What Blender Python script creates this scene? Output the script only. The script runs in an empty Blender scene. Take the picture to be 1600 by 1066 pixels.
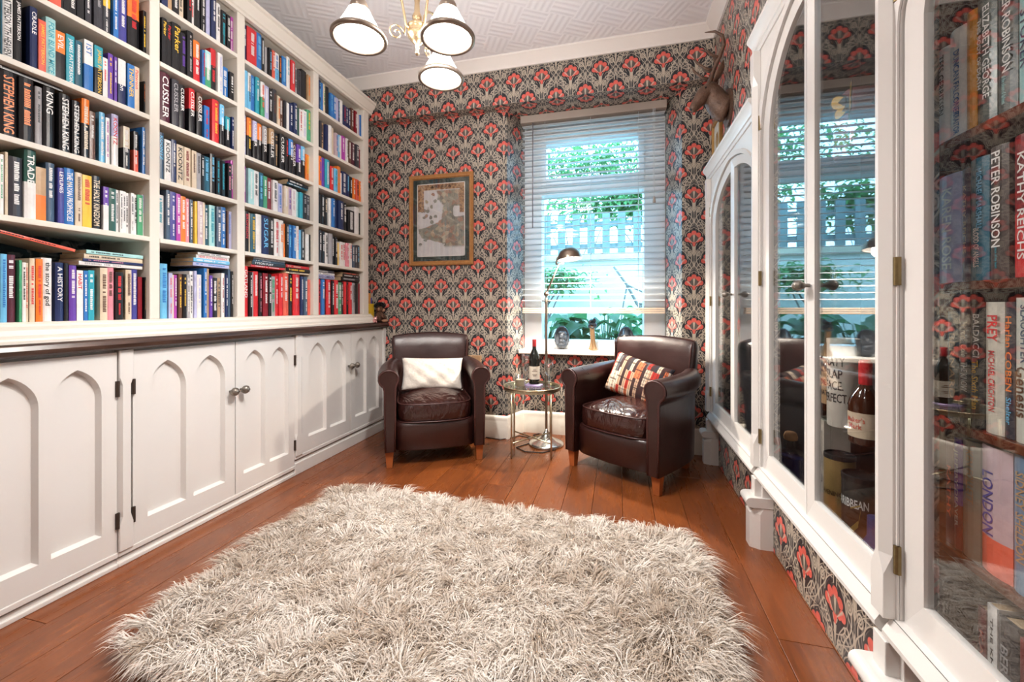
import bpy, bmesh, math, random
import numpy as np
from mathutils import Matrix, Vector, geometry

random.seed(7)
S = bpy.context.scene
COL = S.collection
PI = math.pi
R = math.radians

# ------------------------------------------------------------------ camera
cam_d = bpy.data.cameras.new('camera')
cam = bpy.data.objects.new('camera', cam_d)
COL.objects.link(cam)
cam_d.sensor_width = 36.0
cam_d.lens = 645.0 / 1600.0 * 36.0
cam_d.shift_y = -52.0 / 1600.0
cam_d.clip_start = 0.02
cam.location = (0, 0, 1.0)
cam.rotation_euler = (R(90), 0, R(14.35))
S.camera = cam

# ------------------------------------------------------------------ world, exposure
W = bpy.data.worlds.new('overcast_sky')
S.world = W
W.use_nodes = True
bgn = W.node_tree.nodes['Background']
bgn.inputs[0].default_value = (0.33, 0.67, 1.0, 1)
bgn.inputs[1].default_value = 5.6
S.view_settings.view_transform = 'Standard'
S.view_settings.look = 'None'
S.view_settings.exposure = 1.10
S.view_settings.gamma = 1.0
S.view_settings.use_curve_mapping = False
try:
    S.cycles.max_bounces = 6
    S.cycles.diffuse_bounces = 4
    S.cycles.transparent_max_bounces = 16
    S.cycles.caustics_reflective = False
    S.cycles.caustics_refractive = False
except Exception:
    pass


def lamp(name, kind, loc, power, color, size=0.1, rot=None, spot=None):
    d = bpy.data.lights.new(name, kind)
    d.energy = power
    d.color = color
    if kind == 'AREA':
        d.shape = 'DISK'
        d.size = size
    elif kind != 'SUN':
        d.shadow_soft_size = size
    if spot:
        d.spot_size = R(spot)
        d.spot_blend = 0.6
    o = bpy.data.objects.new(name, d)
    o.location = loc
    if rot:
        o.rotation_euler = rot
    COL.objects.link(o)
    return o


# ------------------------------------------------------------------ helpers: pixel -> world
F_, HV_ = 645.0, 481.0
YS, YC = math.sin(R(14.35)), math.cos(R(14.35))


def pray(u, v):
    a = (u - 800) / F_
    return (-YS + YC * a, YC + YS * a, (HV_ - v) / F_)


def onX(u, x):
    r = pray(u, 480)
    return x / r[0] * r[1]


# ------------------------------------------------------------------ helpers: mesh
class MB:
    def __init__(s):
        s.v, s.f, s.c = [], [], []
        s.col = None

    def _f(s, *idx):
        s.f.append(tuple(idx))
        s.c.append(s.col)

    def add(s, verts, faces):
        b = len(s.v)
        s.v += [tuple(q) for q in verts]
        for f in faces:
            s._f(*[b + i for i in f])
        return s

    def box(s, x0, x1, y0, y1, z0, z1):
        v = [(x0, y0, z0), (x1, y0, z0), (x1, y1, z0), (x0, y1, z0), (x0, y0, z1), (x1, y0, z1), (x1, y1, z1), (x0, y1, z1)]
        return s.add(v, [(0, 3, 2, 1), (4, 5, 6, 7), (0, 1, 5, 4), (1, 2, 6, 5), (2, 3, 7, 6), (3, 0, 4, 7)])

    def loops(s, loops, cap0=True, cap1=True, closed=True):
        b = len(s.v)
        n = len(loops[0])
        for l in loops:
            s.v += [tuple(q) for q in l]
        for i in range(len(loops) - 1):
            for j in range(n if closed else n - 1):
                k = (j + 1) % n
                s._f(b + i * n + j, b + i * n + k, b + (i + 1) * n + k, b + (i + 1) * n + j)
        if cap0:
            s._f(*[b + j for j in reversed(range(n))])
        if cap1:
            s._f(*[b + (len(loops) - 1) * n + j for j in range(n)])
        return s

    def lathe(s, prof, n=20, c=(0, 0, 0), cap=True, sx=1, sy=1):
        L = []
        for r, z in prof:
            L.append([(c[0] + sx * r * math.cos(2 * PI * j / n), c[1] + sy * r * math.sin(2 * PI * j / n), c[2] + z) for j in range(n)])
        return s.loops(L, cap, cap)

    def tube(s, pts, r, n=8, cap=True, sq=None):
        pts = [Vector(p) for p in pts]
        rs = r if isinstance(r, (list, tuple)) else [r] * len(pts)
        up = None
        L = []
        for i, p in enumerate(pts):
            t = (pts[min(i + 1, len(pts) - 1)] - pts[max(i - 1, 0)]).normalized()
            if up is None:
                up = Vector((0, 0, 1)) if abs(t.z) < 0.9 else Vector((1, 0, 0))
            a = t.cross(up)
            if a.length < 1e-6:
                a = t.cross(Vector((0.3, 1, 0.2)))
            a.normalize()
            bb = a.cross(t).normalized()
            up = bb
            k = sq or (1, 1)
            L.append([p + rs[i] * (k[0] * math.cos(2 * PI * j / n) * a + k[1] * math.sin(2 * PI * j / n) * bb) for j in range(n)])
        return s.loops([[tuple(q) for q in l] for l in L], cap, cap)

    def prism(s, poly, fn0, fn1):
        """poly: 2D points; fn0/fn1 map (a,b)->3D for the two caps"""
        return s.loops([[fn0(*p) for p in poly], [fn1(*p) for p in poly]])

    def plate(s, outer, holes, fn, d_out, d_in, inset=0.0, panel=True):
        """board with holes; fn(a,b,depth)->3D; hole walls slope by inset to d_in, closed with a panel"""
        polys = [outer] + holes
        flat = [p for q in polys for p in q]
        tris = geometry.tessellate_polygon([[Vector((p[0], p[1], 0)) for p in q] for q in polys])
        b = len(s.v)
        s.v += [fn(p[0], p[1], d_out) for p in flat]
        for t in tris:
            s._f(*[b + i for i in t])
        n = len(outer)
        bb = len(s.v)
        s.v += [fn(p[0], p[1], d_in) for p in outer]
        for j in range(n):
            k = (j + 1) % n
            s._f(b + j, b + k, bb + k, bb + j)
        off = n
        for h in holes:
            m = len(h)
            ca = sum(p[0] for p in h) / m
            hb = len(s.v)
            w = max(p[0] for p in h) - min(p[0] for p in h)
            zlo, zhi = min(p[1] for p in h), max(p[1] for p in h)
            k1 = 1 - 2 * inset / w
            k2 = 1 - 2 * inset / (zhi - zlo)
            cb = (zlo + zhi) / 2
            s.v += [fn(ca + (p[0] - ca) * k1, cb + (p[1] - cb) * k2, d_in) for p in h]
            for j in range(m):
                k = (j + 1) % m
                s._f(b + off + j, b + off + k, hb + k, hb + j)
            if panel:
                s._f(*[hb + j for j in range(m)])
            off += m
        return s

    def shift(s, d, rot=0):
        c, q = math.cos(rot), math.sin(rot)
        s.v = [(c * x - q * y + d[0], q * x + c * y + d[1], z + d[2]) for x, y, z in s.v]
        return s

    def mesh(s, name, smooth=False, fix=True):
        m = bpy.data.meshes.new(name)
        m.from_pydata(s.v, [], s.f)
        if fix:
            bm = bmesh.new()
            bm.from_mesh(m)
            bmesh.ops.recalc_face_normals(bm, faces=bm.faces)
            bm.to_mesh(m)
            bm.free()
        if any(c is not None for c in s.c):
            at = m.color_attributes.new('tint', 'FLOAT_COLOR', 'CORNER')
            arr = []
            for p in m.polygons:
                c = s.c[p.index] or (1, 1, 1)
                arr += [c[0], c[1], c[2], 1.0] * p.loop_total
            at.data.foreach_set('color', arr)
        if smooth:
            m.polygons.foreach_set('use_smooth', [True] * len(m.polygons))
        m.update()
        return m


def obj(name, mb, mat, parent=None, smooth=False, bevel=0, label=None, fix=True, auto=None, sub=0):
    m = mb.mesh(name, smooth or bool(auto), fix) if isinstance(mb, MB) else mb
    o = bpy.data.objects.new(name, m)
    COL.objects.link(o)
    if mat is not None and (isinstance(mb, MB) or not m.materials):
        m.materials.append(mat)
    if parent is not None:
        o.parent = parent
    if bevel:
        b = o.modifiers.new('edge', 'BEVEL')
        b.width = bevel
        b.segments = 2
        b.limit_method = 'ANGLE'
    if sub:
        b = o.modifiers.new('sub', 'SUBSURF')
        b.levels = b.render_levels = sub
    if auto:
        # sharp edges above the angle
        bm = bmesh.new()
        bm.from_mesh(m)
        for e in bm.edges:
            if len(e.link_faces) == 2 and e.calc_face_angle(0) > R(auto):
                e.smooth = False
        bm.to_mesh(m)
        bm.free()
    if label:
        o['label'] = label
    return o


def tag(o, label, cat, group=None, kind=None):
    o['label'] = label
    if cat:
        o['category'] = cat
    if group:
        o['group'] = group
    if kind:
        o['kind'] = kind
    return o


def thing(name, label, cat, loc=(0, 0, 0), rz=0, group=None):
    o = bpy.data.objects.new(name, None)
    COL.objects.link(o)
    o.location = loc
    o.rotation_euler = (0, 0, rz)
    o.empty_display_size = 0.05
    return tag(o, label, cat, group)


def struct(name, mb, mat, label=None, **k):
    o = obj(name, mb, mat, **k)
    o['kind'] = 'structure'
    o['label'] = label or name.replace('_', ' ')
    return o


def loc_mb(parent):
    """a builder whose world coordinates are moved into the parent's frame on finish"""
    return MB()


def wpart(name, mb, mat, parent, **k):
    """part built in world coordinates under an unrotated thing"""
    l = parent.location
    q = parent.parent
    lx, ly, lz = l
    while q is not None:
        lx, ly, lz = lx + q.location[0], ly + q.location[1], lz + q.location[2]
        q = q.parent
    mb.shift((-lx, -ly, -lz))
    return obj(name, mb, mat, parent, **k)


def copy_tree(o, parent=None):
    c = o.copy()
    COL.objects.link(c)
    if parent is not None:
        c.parent = parent
    for ch in [q for q in bpy.data.objects if q.parent == o]:
        copy_tree(ch, c)
    return c


def rrect(w, h, r, n=4, cx=0, cy=0):
    P = []
    for qx, qy, a0 in ((1, 1, 0), (-1, 1, 90), (-1, -1, 180), (1, -1, 270)):
        for i in range(n + 1):
            a = R(a0 + 90 * i / n)
            P.append((cx + qx * (w / 2 - r) + r * math.cos(a), cy + qy * (h / 2 - r) + r * math.sin(a)))
    return P


def selp(w, h, e=4, n=32, cx=0, cy=0):
    P = []
    for i in range(n):
        a = 2 * PI * i / n
        c, s_ = math.cos(a), math.sin(a)
        P.append((cx + w / 2 * math.copysign(abs(c) ** (2 / e), c), cy + h / 2 * math.copysign(abs(s_) ** (2 / e), s_)))
    return P


# ------------------------------------------------------------------ helpers: materials
class E:
    """arithmetic on shader sockets"""
    def __init__(s, nt, k):
        s.nt, s.k = nt, k

    def _m(s, op, *a):
        n = s.nt.nodes.new('ShaderNodeMath')
        n.operation = op
        for i, x in enumerate((s,) + a):
            if isinstance(x, E):
                s.nt.links.new(x.k, n.inputs[i])
            else:
                n.inputs[i].default_value = x
        return E(s.nt, n.outputs[0])

    def __add__(s, o): return s._m('ADD', o)
    __radd__ = __add__
    def __sub__(s, o): return s._m('SUBTRACT', o)
    def __rsub__(s, o): return (s * -1.0) + o
    def __mul__(s, o): return s._m('MULTIPLY', o)
    __rmul__ = __mul__
    def __truediv__(s, o): return s._m('DIVIDE', o)
    def abs(s): return s._m('ABSOLUTE')
    def sin(s): return s._m('SINE')
    def cos(s): return s._m('COSINE')
    def sqrt(s): return s._m('SQRT')
    def pow(s, o): return s._m('POWER', o)
    def floor(s): return s._m('FLOOR')
    def min(s, o): return s._m('MINIMUM', o)
    def max(s, o): return s._m('MAXIMUM', o)
    def wrap(s, p): return s._m('WRAP', p / 2, -p / 2)
    def atan2(s, o): return s._m('ARCTAN2', o)
    def lt(s, o, soft=0.02):      # 1 where s < o
        n = ((o - s) / soft + 0.5)
        n.k.node.use_clamp = True
        return n
    def gt(s, o, soft=0.02):
        n = ((s - o) / soft + 0.5)
        n.k.node.use_clamp = True
        return n


def hyp(a, b):
    return (a * a + b * b).sqrt()


def newmat(name):
    m = bpy.data.materials.new(name)
    m.use_nodes = True
    nt = m.node_tree
    b = nt.nodes['Principled BSDF']
    return m, nt, b


def setp(b, rough=0.5, metal=0.0, spec=0.5, coat=0.0):
    b.inputs['Roughness'].default_value = rough
    b.inputs['Metallic'].default_value = metal
    b.inputs['Specular IOR Level'].default_value = spec
    b.inputs['Coat Weight'].default_value = coat


def mixc(nt, fac, a, b):
    n = nt.nodes.new('ShaderNodeMix')
    n.data_type = 'RGBA'
    for i, x in ((0, fac), (6, a), (7, b)):
        if isinstance(x, E):
            nt.links.new(x.k, n.inputs[i])
        elif hasattr(x, 'is_output'):
            nt.links.new(x, n.inputs[i])
        elif i == 0:
            n.inputs[i].default_value = x
        else:
            n.inputs[i].default_value = (*x, 1) if len(x) == 3 else x
    return n.outputs[2]


def noise(nt, vec=None, scale=5, detail=3, rough=0.5, dist=0.0):
    n = nt.nodes.new('ShaderNodeTexNoise')
    n.inputs['Scale'].default_value = scale
    n.inputs['Detail'].default_value = detail
    n.inputs['Roughness'].default_value = rough
    n.inputs['Distortion'].default_value = dist
    if vec is not None:
        nt.links.new(vec, n.inputs['Vector'])
    return E(nt, n.outputs[0])


def tc(nt, which='Object'):
    return nt.nodes.new('ShaderNodeTexCoord').outputs[which]


def pos(nt):
    g = nt.nodes.new('ShaderNodeNewGeometry')
    s = nt.nodes.new('ShaderNodeSeparateXYZ')
    nt.links.new(g.outputs['Position'], s.inputs[0])
    return [E(nt, s.outputs[i]) for i in range(3)], g.outputs['Position']


def sep(nt, v):
    s = nt.nodes.new('ShaderNodeSeparateXYZ')
    nt.links.new(v, s.inputs[0])
    return [E(nt, s.outputs[i]) for i in range(3)]


def comb(nt, x, y, z):
    c = nt.nodes.new('ShaderNodeCombineXYZ')
    for i, q in enumerate((x, y, z)):
        if isinstance(q, E):
            nt.links.new(q.k, c.inputs[i])
        else:
            c.inputs[i].default_value = q
    return c.outputs[0]


def bump(nt, b, h, strength=0.3, dist=0.01):
    n = nt.nodes.new('ShaderNodeBump')
    n.inputs['Strength'].default_value = strength
    n.inputs['Distance'].default_value = dist
    nt.links.new(h.k if isinstance(h, E) else h, n.inputs['Height'])
    nt.links.new(n.outputs[0], b.inputs['Normal'])


def simple(name, col, rough=0.5, metal=0.0, spec=0.5, var=0.06, scale=9, bmp=0.0, bscale=60, coat=0.0, emit=None):
    m, nt, b = newmat(name)
    setp(b, rough, metal, spec, coat)
    o = tc(nt)
    nz = noise(nt, o, scale, 3)
    c2 = tuple(max(0, min(1, x * (1 + 3 * var))) for x in col)
    c1 = tuple(max(0, min(1, x * (1 - 3 * var))) for x in col)
    nt.links.new(mixc(nt, nz, c1, c2), b.inputs['Base Color'])
    if bmp:
        bump(nt, b, noise(nt, o, bscale, 3), bmp, 0.004)
    if emit:
        b.inputs['Emission Color'].default_value = (*emit[0], 1)
        b.inputs['Emission Strength'].default_value = emit[1]
    return m

# ------------------------------------------------------------------ materials
M = {}
M['white_paint'] = simple('white_gloss_paint', (0.70, 0.68, 0.655), 0.32, var=0.012, scale=4)
M['shelf_paint'] = simple('cream_shelf_paint', (0.70, 0.655, 0.58), 0.45, var=0.012, scale=4)
M['ceil_trim'] = simple('cornice_paint', (0.84, 0.80, 0.76), 0.6, var=0.01)
M['skirting'] = simple('skirting_paint', (0.85, 0.80, 0.72), 0.35, var=0.01)
M['upvc'] = simple('white_window_plastic', (0.82, 0.86, 0.88), 0.3, var=0.01)
M['pewter'] = simple('pewter', (0.27, 0.245, 0.215), 0.36, 0.9, var=0.15, scale=60, bmp=0.6, bscale=90)
M['brass_old'] = simple('aged_brass_hinge', (0.23, 0.17, 0.08), 0.4, 0.85, var=0.1, scale=60)
M['iron'] = simple('dark_bronze_hinge', (0.06, 0.04, 0.03), 0.5, 0.5, var=0.1)
M['brass'] = simple('antique_brass', (0.60, 0.45, 0.27), 0.24, 0.95, var=0.05, scale=20)
M['brass_rim'] = simple('brushed_brass_rim', (0.33, 0.27, 0.22), 0.33, 0.9, var=0.08, scale=30)
M['gold_wire'] = simple('champagne_gold_metal', (0.55, 0.45, 0.30), 0.28, 0.9, var=0.05)
M['lampmetal'] = simple('brushed_bronze_lamp', (0.36, 0.29, 0.23), 0.3, 0.95, var=0.08, scale=30)
M['steel'] = simple('brushed_steel', (0.60, 0.58, 0.55), 0.22, 0.95, var=0.04)
M['black'] = simple('black_plastic', (0.012, 0.012, 0.013), 0.4, var=0.1)
M['oak_leg'] = simple('orange_oak_leg', (0.34, 0.095, 0.025), 0.35, var=0.12, scale=14)
M['pages'] = simple('paper_pages', (0.52, 0.37, 0.22), 0.85, var=0.08, scale=40)
M['cardboard'] = simple('brown_cardboard', (0.40, 0.235, 0.12), 0.8, var=0.05)
M['bronze'] = simple('bronze_resin', (0.13, 0.075, 0.05), 0.42, 0.2, var=0.2, scale=30, bmp=0.8, bscale=120)
M['bust'] = simple('blue_grey_resin', (0.045, 0.055, 0.07), 0.35, 0.1, var=0.2, scale=40, bmp=0.8, bscale=110)
M['bust_light'] = simple('silver_resin', (0.20, 0.20, 0.20), 0.3, 0.4, var=0.1, scale=40, bmp=0.6, bscale=110)
M['cork'] = simple('cork_stopper', (0.48, 0.27, 0.14), 0.8, var=0.1, scale=50)
M['cable'] = M['black']

# --- worktop: dark stained wood
m, nt, b = newmat('dark_stained_worktop'); setp(b, 0.28)
o = tc(nt); x, y, z = sep(nt, o)
nz = noise(nt, comb(nt, x * 30.0, y * 2.0, z * 30.0), 2.2, 4)
nt.links.new(mixc(nt, nz.gt(0.5, 0.35), (0.018, 0.009, 0.006), (0.075, 0.038, 0.026)), b.inputs['Base Color'])
M['worktop'] = m

# --- mahogany shelves
m, nt, b = newmat('mahogany'); setp(b, 0.25)
o = tc(nt); x, y, z = sep(nt, o)
nz = noise(nt, comb(nt, x * 20.0, y * 2.0, z * 20.0), 2.2, 4)
nt.links.new(mixc(nt, nz, (0.05, 0.012, 0.006), (0.17, 0.045, 0.02)), b.inputs['Base Color'])
M['mahogany'] = m

# --- floor planks
m, nt, b = newmat('oak_plank'); setp(b, 0.27, coat=0.15)
b.inputs['Coat Roughness'].default_value = 0.12
(px, py, pz), pv = pos(nt)
oi = nt.nodes.new('ShaderNodeObjectInfo')
rnd = E(nt, oi.outputs['Random'])
g1 = noise(nt, comb(nt, px * 22.0 + rnd * 50.0, py * 2.6, rnd * 30.0), 1.6, 5, 0.6, 1.2)
g2 = noise(nt, comb(nt, px * 3.0 + rnd * 9.0, py * 1.7 + rnd * 7.0, 0.0), 2.2, 3)
base = mixc(nt, g2, (0.070, 0.016, 0.005), (0.27, 0.078, 0.019))
dark = mixc(nt, g1.gt(0.56, 0.25) * 0.6, base, (0.055, 0.014, 0.006))
tone = mixc(nt, rnd * 0.55, dark, (0.235, 0.065, 0.015))
kn = nt.nodes.new('ShaderNodeTexVoronoi'); kn.inputs['Scale'].default_value = 1.0
nt.links.new(comb(nt, px * 5.5 + rnd * 13.0, py * 1.3 + rnd * 5.0, 0.0), kn.inputs['Vector'])
kd = E(nt, kn.outputs['Distance'])
nt.links.new(mixc(nt, kd.lt(0.045, 0.06) * 0.8, tone, (0.02, 0.008, 0.005)), b.inputs['Base Color'])
rr = g1 * 0.18 + 0.2
nt.links.new(rr.k, b.inputs['Roughness'])
bump(nt, b, g1, 0.12, 0.002)
M['plank'] = m

# --- ceiling: white paper with embossed basket-weave squares
m, nt, b = newmat('embossed_ceiling_paper'); setp(b, 0.75)
(px, py, pz), pv = pos(nt)
S1 = 0.16
ca, sa = math.cos(R(31)), math.sin(R(31))
u = (px * ca + py * sa) / S1
v = (py * ca - px * sa) / S1
chk = ((u.floor() + v.floor()) * 0.5).wrap(1.0).abs().gt(0.25, 0.01)
wu = (u * 2 * PI * 4.0).sin()
wv = (v * 2 * PI * 4.0).sin()
h = wu * chk + wv * (1.0 - chk)
h = h + noise(nt, pv, 40, 3) * 1.2
nt.links.new(mixc(nt, h * 0.25 + 0.5, (0.80, 0.79, 0.82), (0.86, 0.85, 0.87)), b.inputs['Base Color'])
bump(nt, b, h, 0.35, 0.003)
M['ceiling'] = m


# --- wallpaper: red flower heads, cream scrolls and taupe palmettes on charcoal, half-drop repeat
def wallpaper(name, bgc=(0.015, 0.018, 0.024), red=(0.66, 0.115, 0.088), cream=(0.50, 0.44, 0.355), taupe=(0.18, 0.168, 0.152), u0=-0.949, z0=2.37):
    m, nt, b = newmat(name)
    setp(b, 0.36, spec=0.45)
    (px, py, pz), pv = pos(nt)
    g = nt.nodes.new('ShaderNodeNewGeometry')
    nx, ny, nz_ = sep(nt, g.outputs['True Normal'])
    sx_ = nx.abs().gt(0.6, 0.02)
    sz_ = nz_.abs().gt(0.6, 0.02)
    PX, T = 0.208, 1.442
    a0 = (px * (1.0 - sx_) + (py + 0.03) * sx_ - u0) / PX
    b0 = (pz + py * sz_ - z0) / PX

    def motif(da, db):
        x = (a0 + da).wrap(1.0).abs()
        y = (b0 + db).wrap(T)
        lob = None
        for cx, cy, r in ((0.0, 0.205, 0.078), (0.135, 0.135, 0.078), (0.205, -0.005, 0.080), (0.105, -0.055, 0.060)):
            d = hyp(x - cx, y - cy) / r
            lob = d if lob is None else lob.min(d)
        thr = (x * 1.9 - (y + 0.30) * 0.62).max(y * -1.0 - 0.30).max(y + 0.08)
        red_ = lob.lt(1.0, 0.14).max(thr.lt(0.0, 0.02))
        halo = lob.lt(1.42, 0.1)
        ang = x.atan2(y + 0.17)
        rad = hyp(x, y + 0.17)
        ray_ = ((ang * 8.0).cos()).gt(0.60, 0.3) * rad.lt(0.31, 0.05) * rad.gt(0.07, 0.03) * ang.lt(0.8, 0.1)
        heart = hyp(x, y - 0.02).lt(0.118, 0.03)
        st = (x - (y + 0.62) * 0.105).max(y * -1.0 - 0.62).max(y + 0.24)
        stem = st.lt(0.0, 0.015)
        rg = hyp(x - 0.125, (y + 0.475) * 0.8)
        ring = ((rg - 0.064).abs()).lt(0.012, 0.012).max(((rg - 0.028).abs()).lt(0.010, 0.012))
        rg2 = hyp(x - 0.205, y + 0.30)
        ring2 = ((rg2 - 0.044).abs()).lt(0.011, 0.012)
        rg3 = hyp(x - 0.30, y + 0.14)
        ring2 = ring2.max(((rg3 - 0.05).abs()).lt(0.010, 0.012))
        a2 = x.atan2(y - 0.375)
        r2 = hyp(x, (y - 0.375) * 0.9)
        fan = ((a2 * 11.0).cos()).gt(-0.1, 0.5) * r2.lt(0.26, 0.05) * r2.gt(0.04, 0.03) * a2.lt(1.8, 0.15)
        fanl = ((a2 * 11.0).cos()).gt(0.90, 0.10) * r2.lt(0.30, 0.05) * r2.gt(0.07, 0.03) * a2.lt(1.8, 0.15)
        scal = ((a2 * 7.0 + 0.5).cos()).gt(0.25, 0.4) * r2.gt(0.07, 0.02) * r2.lt(0.125, 0.03) * a2.gt(1.95, 0.2)
        return red_, halo, ray_, heart, stem, ring.max(ring2), fan, fanl, scal

    A = motif(0.0, 0.0)
    B = motif(0.5, T / 2)
    red_, halo, ray_, heart, stem, ring, fan, fanl, scal = [p.max(q) for p, q in zip(A, B)]
    x = a0.wrap(1.0).abs()
    w1 = (b0 * (2 * PI / T)).cos()
    w2 = (b0 * (4 * PI / T)).sin()
    w3 = (b0 * (6 * PI / T)).sin()
    f = x - 0.25 + w1 * -0.175
    net = (f.abs()).lt(0.13, 0.03)
    vein = ((f * 88.0 + w2 * 2.4).sin()).gt(0.42, 0.5)
    vein2 = ((((f + w2 * 0.055 + w3 * 0.02) * 46.0).cos()).gt(0.88, 0.10)) * (f.abs()).lt(0.21, 0.03)
    cross = (((f - w2 * 0.09) * 30.0).cos()).gt(0.93, 0.08)
    c = mixc(nt, net * vein * 0.9, bgc, taupe)
    c = mixc(nt, fan, c, taupe)
    c = mixc(nt, vein2.max(cross) * 0.9, c, cream)
    c = mixc(nt, fanl.max(scal), c, cream)
    c = mixc(nt, ring, c, cream)
    c = mixc(nt, halo * 0.92, c, bgc)
    nz = noise(nt, pv, 60, 2)
    rc = mixc(nt, nz, tuple(q * 0.85 for q in red), tuple(min(1, q * 1.25) for q in red))
    c = mixc(nt, red_, c, rc)
    c = mixc(nt, heart, c, tuple(q * 0.55 for q in taupe))
    c = mixc(nt, ray_.max(stem), c, cream)
    nt.links.new(c, b.inputs['Base Color'])
    return m


M['wallpaper'] = wallpaper('red_floral_wallpaper')

# --- dark teal paper inside the bookcase
m, nt, b = newmat('teal_damask_paper'); setp(b, 0.6)
(px, py, pz), pv = pos(nt)
n1 = noise(nt, pv, 16, 3, 0.6, 1.5)
vo = nt.nodes.new('ShaderNodeTexVoronoi'); vo.inputs['Scale'].default_value = 13
nt.links.new(pv, vo.inputs['Vector'])
blob = E(nt, vo.outputs['Distance']).lt(0.42, 0.1) * n1.gt(0.52, 0.08)
nt.links.new(mixc(nt, blob * 0.55, (0.004, 0.03, 0.045), (0.34, 0.36, 0.36)), b.inputs['Base Color'])
M['teal'] = m

# --- leather
m, nt, b = newmat('dark_brown_leather'); setp(b, 0.3, spec=0.6)
o = tc(nt)
n1 = noise(nt, o, 7, 4, 0.6)
nt.links.new(mixc(nt, n1, (0.010, 0.003, 0.0028), (0.040, 0.0105, 0.008)), b.inputs['Base Color'])
rr = n1 * 0.25 + 0.2
nt.links.new(rr.k, b.inputs['Roughness'])
vo = nt.nodes.new('ShaderNodeTexVoronoi'); vo.inputs['Scale'].default_value = 180
nt.links.new(o, vo.inputs['Vector'])
n3 = noise(nt, o, 5, 2, 0.5, 0.6)
bump(nt, b, E(nt, vo.outputs['Distance']) * 0.02 + n3 * 0.5, 0.5, 0.02)
M['leather'] = m
# seat leather: heavier creases
m, nt, b = newmat('creased_brown_leather'); setp(b, 0.24, spec=0.65)
o = tc(nt); x, y, z = sep(nt, o)
n1 = noise(nt, o, 7, 4, 0.6)
nt.links.new(mixc(nt, n1, (0.013, 0.0036, 0.0034), (0.048, 0.013, 0.010)), b.inputs['Base Color'])
n2 = noise(nt, comb(nt, x * 2.2 + y * 0.8, y * 1.0, z), 5.0, 2, 0.5, 1.6)
bump(nt, b, n2 * 1.0 + noise(nt, o, 11, 2, 0.5, 1.0) * 0.25, 0.8, 0.022)
M['seat_leather'] = m
M['piping'] = simple('leather_piping', (0.05, 0.016, 0.014), 0.35, var=0.1)

# --- books: printed colour per face; lettering colour per object
m, nt, b = newmat('book_jacket'); setp(b, 0.3)
at = nt.nodes.new('ShaderNodeAttribute'); at.attribute_name = 'tint'
o = tc(nt, 'Object')
nz = noise(nt, o, 26, 3, 0.6)
oi = nt.nodes.new('ShaderNodeObjectInfo')
hs = nt.nodes.new('ShaderNodeHueSaturation')
nt.links.new(at.outputs['Color'], hs.inputs['Color'])
nt.links.new((nz * 0.5 + 0.72).k, hs.inputs['Value'])
nt.links.new(hs.outputs[0], b.inputs['Base Color'])
M['book'] = m
m, nt, b = newmat('printed_ink'); setp(b, 0.4)
oi = nt.nodes.new('ShaderNodeObjectInfo')
nt.links.new(oi.outputs['Color'], b.inputs['Base Color'])
M['ink'] = m
m, nt, b = newmat('printed_label'); setp(b, 0.5)
oi = nt.nodes.new('ShaderNodeObjectInfo')
nt.links.new(oi.outputs['Color'], b.inputs['Base Color'])
M['label'] = m


# --- clear thin glass: mirror reflection by angle over straight transmission
def glassmat(name, tint=(0.97, 0.98, 0.98), r0=0.05, gloss=0.0):
    m = bpy.data.materials.new(name)
    m.use_nodes = True
    nt = m.node_tree
    for n in list(nt.nodes):
        nt.nodes.remove(n)
    out = nt.nodes.new('ShaderNodeOutputMaterial')
    g = nt.nodes.new('ShaderNodeNewGeometry')
    d = nt.nodes.new('ShaderNodeVectorMath'); d.operation = 'DOT_PRODUCT'
    nt.links.new(g.outputs['Normal'], d.inputs[0]); nt.links.new(g.outputs['Incoming'], d.inputs[1])
    c = E(nt, d.outputs['Value']).abs()
    fr = (1.0 - c).pow(5.0) * (1 - r0) + r0
    t = nt.nodes.new('ShaderNodeBsdfTransparent'); t.inputs[0].default_value = (*tint, 1)
    gl = nt.nodes.new('ShaderNodeBsdfGlossy'); gl.inputs['Roughness'].default_value = gloss
    gl.inputs[0].default_value = (1, 1, 1, 1)
    mx = nt.nodes.new('ShaderNodeMixShader')
    nt.links.new(fr.k, mx.inputs[0]); nt.links.new(t.outputs[0], mx.inputs[1]); nt.links.new(gl.outputs[0], mx.inputs[2])
    nt.links.new(mx.outputs[0], out.inputs[0])
    return m


M['door_glass'] = glassmat('cabinet_glass', (0.96, 0.97, 0.97), 0.085)
M['win_glass'] = glassmat('window_glass', (0.96, 1.0, 0.99), 0.03)
M['pic_glass'] = glassmat('picture_glass', (0.98, 0.98, 0.98), 0.04)
M['clear_glass'] = glassmat('clear_drinking_glass', (0.94, 0.95, 0.94), 0.08)
M['blue_glass'] = glassmat('blue_bottle_glass', (0.10, 0.16, 0.55), 0.1)
M['shelf_glass'] = glassmat('glass_shelf', (0.85, 0.92, 0.9), 0.08)
M['bottle_glass'] = simple('black_green_bottle_glass', (0.008, 0.010, 0.008), 0.08, spec=0.7, var=0.05)
M['amber_glass'] = simple('amber_whisky_glass', (0.06, 0.014, 0.004), 0.08, spec=0.7, var=0.2)
M['red_wax'] = simple('red_wax', (0.55, 0.015, 0.02), 0.25, var=0.06)

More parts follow.
